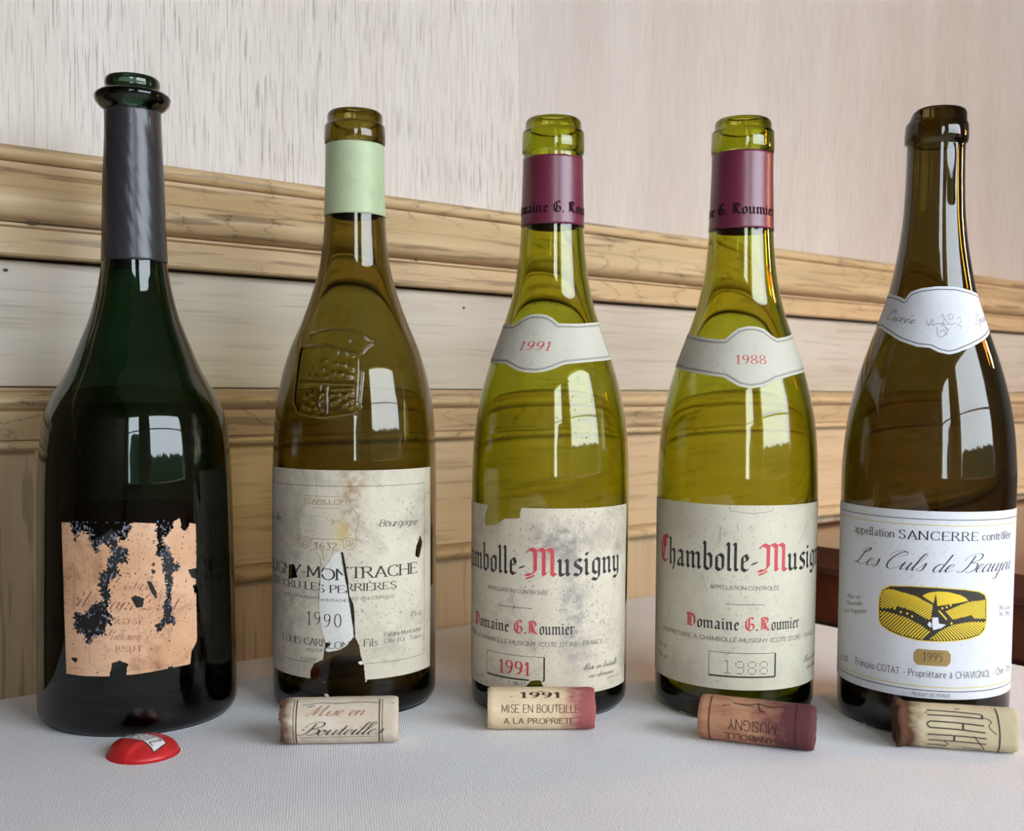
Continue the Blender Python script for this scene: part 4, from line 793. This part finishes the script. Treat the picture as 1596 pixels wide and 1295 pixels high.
# ---- bottle 5
pw5 = paper('white_label_paper', (212, 213, 217), (203, 204, 209), (150, 148, 146), .3, 70)
Q5 = lambda x, y: b5.P(1240+x/4.483, 760+y/4.483); R5 = lambda x, y: b5.P(1270+x/3.012, 770+y/3.012)
z5t, z5b = b5.P(1449, 796.5)[1], b5.P(1470, 1090)[1]
L5 = Label(b5, 'front_label', pw5, [(-88, z5b), (86, z5b), (86, z5t), (-88, z5t)], [([b5.P(1443, 790), b5.P(1447, 798), b5.P(1453, 790)], .3)], 39.3, .5, .12, label='clean white label with vineyard picture')
def ring(y, w, ink): z = b5.P(1450, y)[1]; L5.line([(-87, z), (85, z)], w, ink)
ring(809.5, .3, INK); ring(818.5, .34, YEL); ring(1070.5, .4, YEL); ring(1076.5, .35, INK)
z = b5.P(1462, 842)[1]
L5.text([('appellation', INKG)], 'roman', Q5(422, 0)[:1]+(z,), Q5(700, 350)[:1]+(z,), 3.6); L5.text([('SANCERRE', INK)], 'roman', (Q5(722, 360)[0], z), (Q5(1290, 360)[0], z), 3.8, track=1.5); L5.text([('contrôlée', INKG)], 'roman', (Q5(1303, 360)[0], z), (Q5(1500, 360)[0], z), 3.5)
z = b5.P(1450, 891)[1]
L5.text([('Les Culs de Beaujeu', INK)], 'script', (Q5(412, 550)[0], z), (Q5(1490, 580)[0], z), 8.)
for tx_, y_, xa, xb in (('Mise en', 768, 365, 455), ('Bouteille', 815, 360, 470), ('à la Propriété', 868, 345, 495)): L5.text([(tx_, INKG)], 'italic', Q5(xa, y_), Q5(xb, y_+10), 2.1)
L5.text([('N. Lot', INKG)], 'sans', Q5(1425, 852), Q5(1492, 845), 1.9); L5.text([('N. 795', INKG)], 'sans', Q5(1425, 898), Q5(1492, 892), 1.9)
z = b5.P(1450, 1055.5)[1]
L5.text([('François COTAT - Propriétaire à CHAVIGNOL - Cher', INKG)], 'bold', (R5(193, 800)[0], z), (R5(885, 845)[0], z), 3.0, thick=.85, thin=.7)
L5.text([('12,5%', INKG)], 'sans', R5(118, 775), R5(160, 785), 2.4); L5.text([('75', INKG)], 'sans', R5(893, 832), R5(915, 828), 2.4)
L5.text([('PRODUIT DE FRANCE', INKG)], 'sans', R5(455, 943), R5(637, 955), 1.5)
# picture: vineyard hills, sun and church
BK = flat('dark_picture_ink', (44, 36, 26), .6); YE = flat('yellow_picture_ink', (222, 190, 40), .6); WH = flat('white_picture_ink', (220, 220, 222), .6)
EP = lambda pts_: [b5.P(1360+x/8.4, 900+y/8.4) for x, y in pts_]
outl = [(90, 400), (98, 260), (135, 165), (230, 115), (500, 118), (850, 138), (1200, 163), (1385, 190), (1462, 230), (1482, 300), (1480, 560), (1455, 680), (1390, 750), (1250, 798), (1050, 825), (850, 832), (600, 815), (400, 766), (230, 697), (125, 622), (94, 560)]
mx, my = 785, 470
L5.area(EP([(mx+(x-mx)*1.02, my+(y-my)*1.035) for x, y in outl]), YE, .04, 'printed_picture', .3)
L5.area(EP(outl), BK, .08, 'printed_picture', .3)
L5.area(EP([(650, 240), (690, 215), (740, 196), (860, 180), (1000, 190), (1150, 230), (1215, 265), (1250, 302), (1130, 330), (1000, 350), (850, 372), (790, 330)]), YE, .12, 'printed_sun', .3)
def inside(p, P):
    return sdf(np.array([[float(p[0])]]), np.array([[float(p[1])]]), P)[0, 0] > 3
def stripes(fn, n, w, P):
    V, Q = [], []
    for i in range(n):
        run = []; pts_ = [fn(i/(n-1), t/70) for t in range(71)]
        for p in pts_+[None]:
            if p is not None and inside(p, P): run.append(p)
            else:
                if len(run) > 1:
                    v, q = ribbon([(t*L5.k, z) for t, z in EP(run)], lambda a, b: w); k = len(V); V += v; Q += [tuple(x+k for x in f) for f in q]
                run = []
    o = L5.put('vineyard_rows', (V, Q), YE, .12); o['kind'] = 'stuff'
sn = math.sin
stripes(lambda a, t: (-330+a*1050+t*520, 330+a*330-260*sn(t*1.5)), 31, .66, [(98, 250), (150, 145), (270, 150), (560, 235), (800, 355), (785, 430), (770, 560), (690, 545), (610, 490), (520, 440), (400, 400), (330, 385), (270, 405), (120, 405), (98, 380)])
stripes(lambda a, t: (-260+a*940+t*420, 560+a*350-330*sn(t*1.3)), 27, .66, [(96, 430), (190, 440), (300, 470), (480, 530), (640, 620), (765, 710), (640, 815), (400, 760), (230, 690), (120, 610), (96, 560)])
stripes(lambda a, t: (700+a*760+t*330, 330-a*60+t*360), 26, .62, [(930, 445), (1020, 405), (1100, 370), (1250, 312), (1478, 285), (1478, 545), (1330, 540), (1290, 495), (1200, 520), (1060, 552)])
stripes(lambda a, t: (820+a*180+t*150, 380+a*20+t*170), 5, .7, [(858, 410), (890, 425), (1005, 565), (880, 555)])
stripes(lambda a, t: (620+a*820+(150+150*a)*t, 700-a*160+(240-60*a)*t), 26, .62, [(735, 805), (860, 705), (960, 650), (1060, 612), (1250, 578), (1478, 572), (1472, 640), (1392, 745), (1240, 792), (1050, 825), (850, 830)])
L5.area(EP([(825, 205), (840, 300), (857, 525), (783, 525), (800, 330)]), BK, .15, 'church_spire', .2)
L5.area(EP([(780, 522), (858, 520), (865, 600), (958, 615), (900, 660), (792, 686), (780, 640)]), WH, .18, 'church', .2); L5.area(EP([(718, 612), (745, 573), (770, 600), (766, 656), (730, 632)]), WH, .18, 'church', .2)
for x, y in ((290, 405), (372, 448), (455, 468), (518, 505), (912, 400), (968, 385), (1020, 360), (1030, 598)): L5.area(EP([(x-14, y-14), (x+14, y-10), (x+12, y+16), (x-10, y+16)]), YE, .14, 'printed_picture', .2)
# year badge
ba, bb = R5(463, 765), R5(637, 770); bz0, bz1 = b5.P(1452, 1037.5)[1], b5.P(1452, 1012.5)[1]; q = 2.2
L5.area([(ba[0]+q, bz0), (bb[0]-q, bz0), (bb[0], bz0+1.8), (bb[0], bz1-1.8), (bb[0]-q, bz1), (ba[0]+q, bz1), (ba[0], bz1-1.8), (ba[0], bz0+1.8)], flat('old_gold_ink', (150, 122, 66), .45), .06, 'year_badge', .5)
L5.text([('1995', flat('badge_ink', (86, 62, 32), .6))], 'roman', (ba[0]+6, bz0+2), (bb[0]-4.5, bz0+2), 4.0, thick=.9, thin=.35)
for o_ in [c for c in L5.o.children if c.name.startswith('lettering')][-1:]:
    for v in o_.data.vertices: r_ = math.hypot(v.co.x, v.co.y); k = (r_+.00006)/r_; v.co.x *= k; v.co.y *= k
C5 = (1196, 400, 3.5975)
N5 = neck(b5, C5, [(700, 210), (745, 225), (772, 240), (785, 222), (805, 198), (860, 178), (950, 166), (1050, 168), (1130, 188), (1178, 213), (1200, 245), (1215, 235)], [(1275, 405), (1200, 475), (1120, 516), (1060, 540), (1020, 548), (960, 536), (910, 511), (840, 505), (740, 470), (680, 430), (640, 402)], -92, 92, 24.)
N5.rim(1.25, 1.65, INKG)
n5 = lambda x, y: b5.P(1196+x/3.5975, 400+y/3.5975)
N5.text([('Cuvée', INKG)], 'hand', n5(668, 350), n5(825, 378), 4.4, thick=.42, thin=.3); N5.text([('Spéciale', INKG)], 'hand', n5(1165, 380), (90, n5(1230, 350)[1]), 4.2, thick=.42, thin=.3)
for pts_ in ([(890, 350), (905, 385), (925, 350), (930, 385), (945, 375)], [(945, 375), (985, 378), (1040, 378), (1060, 370)], [(970, 340), (985, 325), (990, 360), (975, 375), (985, 395)], [(1010, 330), (1030, 320), (1040, 345), (1015, 350), (1020, 330)], [(1060, 350), (1075, 340), (1085, 365), (1065, 385), (1090, 390), (1078, 405)], [(950, 395), (955, 440), (975, 450), (1000, 430), (985, 410), (965, 425)], [(1000, 395), (1010, 420), (1000, 440)], [(900, 390), (915, 375), (935, 390)], [(985, 370), (1000, 400), (1020, 410)], [(995, 345), (1005, 365), (1020, 372)]): N5.line([n5(*q) for q in pts_], .16, INKG, 'printed_grapes', sm=True)
unseen_back_label(b5, 30, 95, 55, 39.2)

# ================================================================== corks
def cork_mat(name, c, c2, dark, axis_stain=None):
    n = N(name)
    k = n.mix(n.ramp(n.noise((60, 120, 120), 5, .65), [(.35, G0), (.65, G1)]), lin(c), lin(c2))
    if axis_stain:
        x0, x1, cs, a = axis_stain
        co = n.n('ShaderNodeTexCoord'); sx = n.n('ShaderNodeSeparateXYZ'); n.l(co.outputs['Object'], sx.inputs[0]); ma = n.n('ShaderNodeMapRange', i_1=x0, i_2=x1); n.l(sx.outputs[0], ma.inputs[0])
        ad = n.n('ShaderNodeMath', operation='ADD'); n.l(ma.outputs[0], ad.inputs[0]); no = n.n('ShaderNodeMath', operation='MULTIPLY_ADD'); n.l(n.noise((130, 220, 220), 4, .6), no.inputs[0]); no.inputs[1].default_value = .9; no.inputs[2].default_value = -.45; n.l(no.outputs[0], ad.inputs[1])
        k = n.mix(n.ramp(ad.outputs[0], [(.25, G0), (.8, (a,)*3)]), k, lin(cs))
    pit = n.ramp(n.noise((190, 420, 420), 3, .6, 0, (2, 7, 1)), [(.66, G0), (.72, G1)])
    k = n.mix(n.mix(1., pit, (.75,)*3, 'MULTIPLY'), k, lin(dark))
    n.bump(n.mix(.5, n.noise((300, 500, 500), 4), pit), .0006, -.5)
    return n.set(Base_Color=k, Roughness=.8, Specular_IOR_Level=.25)
class Cork:
    """a cork lying along local x; print is laid at (x mm along, degrees up from the side facing the camera)"""
    def __init__(s, label, x, y, yaw, L, r, m, rough=.25, ends=(0, 0), taper=0., flare=0., end_m=None):
        s.L, s.r, s.taper, s.flare = L, r, taper, flare
        s.root = thing('cork', label, 'cork', (x, y, TAB+r/1000), yaw, 'corks lying in front of the bottles')
        n, nx = 72, 58; V, Q = [], []; a = np.linspace(0, 2*math.pi, n, endpoint=False); s.f = lambda u: 1.
        for i in range(nx):
            u = -L/2+L*i/(nx-1); e = min(i, nx-1-i); edge = {0: .93, 1: .975, 2: .993}.get(e, 1.)
            rr = s.rad(u)*edge+rough*fbm(a*3+u*.3, u*.5+a*1.3, 3)
            left, right = max(0, 1-i/6), max(0, 1-(nx-1-i)/6)
            uu = u+ends[0]*left*fbm(a*4, a*0+2, 8)*3-ends[1]*right*fbm(a*4, a*0+4, 5)*3
            rr = rr-ends[0]*left*np.maximum(0, fbm(a*5, a*0+u, 2))*2
            low = -r+rr*0
            V += [(q/1000, -r_*math.cos(t)/1000, max(-r, r_*math.sin(t))/1000) for q, r_, t in zip(uu+np.zeros(n), rr, a)]
        for i in range(nx-1):
            for j in range(n): Q.append((i*n+j, (i+1)*n+j, (i+1)*n+(j+1) % n, i*n+(j+1) % n))
        for i, sg in ((0, 1), (nx-1, -1)):
            k = len(V); V.append((sg*-(L/2-.3)/1000, 0, 0))
            for j in range(n): Q.append((k, i*n+j, i*n+(j+1) % n) if sg > 0 else (k, i*n+(j+1) % n, i*n+j))
        s.o = mesh('cork_body', V, Q, m, s.root)
        es = s.o.modifiers.new('edges', 'EDGE_SPLIT'); es.split_angle = math.radians(50)
        s.rough = rough
    def rad(s, u): t = u/s.L+.5; return s.r*(1-s.taper*t*.0)-s.taper*np.sin(np.clip(t, 0, 1)*math.pi)*.0+s.flare*math.exp(-((u+s.L/2)/2.2)**2)
    def at(s, u, ang, off=.14):
        r = s.rad(u)+off+s.rough*float(fbm(np.array(math.radians(ang % 360)*3+u*.3), np.array(u*.5+math.radians(ang % 360)*1.3), 3)); t = math.radians(ang); return (u/1000, -r*math.cos(t)/1000, r*math.sin(t)/1000)
    def put(s, name, VQ, m): return mesh(name, [s.at(u, v) for u, v in VQ[0]], VQ[1], m, s.o)
    def text(s, t, style, u0, u1, ang, cap, ink, flip=False, **kw):
        st = dict(STY[style]); st.update(kw); V, Q, adv = layout(t, **st); k = math.degrees(1/s.r); out = []
        for x, y in V:
            f = x/adv; yy = y*cap/7*k
            out.append((u0+(u1-u0)*f, ang+(yy if not flip else -yy)))
        s.put('lettering', (out, Q), ink)
    def line(s, pts, w, ink, sm=False, name='printed_line'):
        k = math.degrees(1/s.r); P = [(u, a/k) for u, a in pts]
        V, Q = ribbon(resamp(smooth(P) if sm else P, .6), lambda a, b: w); s.put(name, ([(u, v*k) for u, v in V], Q), ink)
cf = flat('cork_print', (62, 54, 46), .8)
k2 = Cork('greyish cork with worn left end and script print, before the crested bottle', -.0748, .4745, math.radians(4.7), 50.5, 10., cork_mat('grey_cork', (206, 192, 174), (190, 172, 150), (92, 66, 46), (-.0165, -.0255, (98, 66, 46), .95)), .3, (1.2, .1))
k2.text('Bouteilles', 'script', -17, 17.5, -22, 5.6, cf, thick=.5, thin=.22); k2.text('Mise en', 'script', -14, 10, 27, 4.6, flat('rubbed_cork_print', (150, 106, 78), .8), thick=.6, thin=.3)
for u, w in ((-19.6, .25), (-18.4, .5), (17.3, .5), (18.6, .25)): k2.line([(u, -58), (u, 75)], w, cf)
k2.line([(-17, -30), (17, -28)], .2, cf); k2.line([(-16, 55), (-8, 62), (0, 60), (10, 64), (17, 60)], .3, cf, True)
k3 = Cork('cork stained pink at its right end, dated 1991', .0141, .4962, math.radians(1.2), 49, 9.5, cork_mat('tan_pink_cork', (222, 200, 166), (206, 180, 144), (110, 60, 40), (.002, .022, (150, 74, 78), .95)), .2, (.1, .5))
k3.text('1991', 'roman', -9.5, 10, 44, 3.0, flat('burnt_print', (70, 40, 30), .8), thick=1.2, thin=.6)
k3.text('MISE EN BOUTEILLE', 'sans', -18, 17.5, 4, 3.4, flat('burnt_print', (98, 62, 40), .8), thick=.7, thin=.55); k3.text('A LA PROPRIETE', 'sans', -17, 15.5, -30, 2.9, flat('burnt_print', (92, 58, 38), .8), thick=.8, thin=.7)
k4 = Cork('reddish wine stained cork, lying askew with its print upside down', .1095, .4765, math.radians(-20.8), 49.5, 9.8, cork_mat('wine_stained_cork', (184, 138, 106), (158, 104, 80), (72, 28, 26), (-.012, .02, (88, 44, 50), .95)), .2, (.1, .3))
br = flat('burnt_print', (64, 28, 22), .8)
k4.text('MUSIGNY', 'sans', 9.5, -11.5, 16, 4.4, br, flip=True, thick=.6, thin=.5); k4.text('CHAMBOLLE', 'sans', 12.5, -13.5, -22, 3.6, br, flip=True, thick=.8, thin=.6)
k4.line([(-19.6, -75), (-19.6, 85)], .5, br); k4.line([(17.5, -75), (17.5, 85)], .45, br); k4.line([(-10, 62), (-4, 58), (1, 66), (6, 60), (12, 66)], .5, br, True); k4.line([(1, 70), (2, 48), (4, 42)], .5, br, True)
k5 = Cork('pale grey cork with flared dark left rim and long scored letters', .1957, .4722, math.radians(-12), 49.5, 9.6, cork_mat('old_grey_cork', (198, 184, 152), (182, 166, 134), (96, 66, 40), (-.012, -.022, (84, 54, 34), 1.)), .3, (.9, .1), flare=1.7)
for u0, u1, a0, a1 in ((-13, 9, 56, 52), (-13, 10, 42, 40), (-12, 10, 26, 22), (-12, 10.5, 10, 5), (-13, 11, -8, -10), (-12.5, 11, -24, -27), (-12.5, -5, -42, -44), (2, 10.5, -48, -54)): k5.line([(u0, a0), ((u0+u1)/2, (a0+a1)/2+1.5), (u1, a1)], .55, cf, True)
k5.line([(-12, 26), (-13.2, 18), (-12, 10)], .55, cf, True)
for u, a, b in ((1.5, 24, 7), (-2, -9, -25), (9.5, 52, 40)): k5.line([(u, a), (u, b)], .8, cf)
k5.line([(16.8, -75), (16.3, 0), (15.6, 80)], .6, cf, True); k5.line([(10, 44), (13, 34), (12, 20), (15, 2)], .3, cf, True); k5.line([(6, -6), (8, -22), (10, -40), (11, -52)], .4, cf, True); k5.line([(-6, -26), (-4, -36), (-7, -44)], .35, cf, True)
# ---- red muselet cap
cp = thing('bottle_cap', 'small red metal bottle cap with white banner, before the dark green bottle', 'cap', (-.1566, .4585, TAB), -.42)
n = N('red_enamel'); cr_ = n.mix(n.ramp(n.noise((260,)*3, 4), [(.55, G0), (.75, (.6,)*3)]), lin((192, 36, 38)), lin((132, 26, 30))); n.bump(n.noise((300,)*3, 3), .0005, .35)
M['cap'] = n.set(Base_Color=cr_, Roughness=.4, Metallic=.1)
def caph(x, y):
    r = math.hypot(x, y)/14.6; a = math.atan2(y, x); z = 6.2*max(0, 1-r**3.)**.6
    z *= 1+.34*(1/(1+math.exp((x-3.5)*4))-.6)*min(1, max(0, r-.25)*1.8)*min(1, max(0, 2-y)/5)
    return z+.5
V, Q = [], []; nr, na = 22, 96
for i in range(nr+1):
    for j in range(na):
        a = 2*math.pi*j/na; rr = 14.8*math.sin(i/nr*math.pi/2); st = math.exp(-((math.degrees(a)-276+360) % 360-0)**2/18) if i == nr else 0
        x, y = rr*math.cos(a), rr*math.sin(a); V.append((x/1000, y/1000, caph(x, y)/1000))
k = len(V)
for j in range(na): a = 2*math.pi*j/na; V.append((15.2*math.cos(a)/1000, 15.2*math.sin(a)/1000, 0.0))
for i in range(nr+1):
    for j in range(na): Q.append((i*na+j, i*na+(j+1) % na, (i+1)*na+(j+1) % na, (i+1)*na+j))
mesh('cap_shell', V, Q, M['cap'], cp)
def capstrip(name, x0, x1, y0, y1, bow, m, lift):
    V, Q = [], []; K = 28; J = 8
    for i in range(K+1):
        for j in range(J+1):
            x = x0+(x1-x0)*i/K; y = y0+(y1-y0)*j/J-bow*(x/10)**2; V.append((x/1000, y/1000, (caph(x, y)+lift)/1000))
    for i in range(K):
        for j in range(J): Q.append((i*(J+1)+j, (i+1)*(J+1)+j, (i+1)*(J+1)+j+1, i*(J+1)+j+1))
    return mesh(name, V, Q, m, cp)
capstrip('banner_edge', -11, 11, -3.6, 4.4, 2, INK, .05)
bn = capstrip('banner', -10.6, 10.6, -3.1, 3.9, 2, flat('white_enamel', (222, 220, 216), .35), .1)
V, Q, adv = layout('DEUTZ', RO, .95, .6, track=.9); out = []
for x, y in V:
    X = -9+18*x/adv; Y = -2.2+y*5.2/7-2*(X/10)**2; out.append((X/1000, Y/1000, (caph(X, Y)+.16)/1000))
mesh('lettering', out, Q, INK, bn)
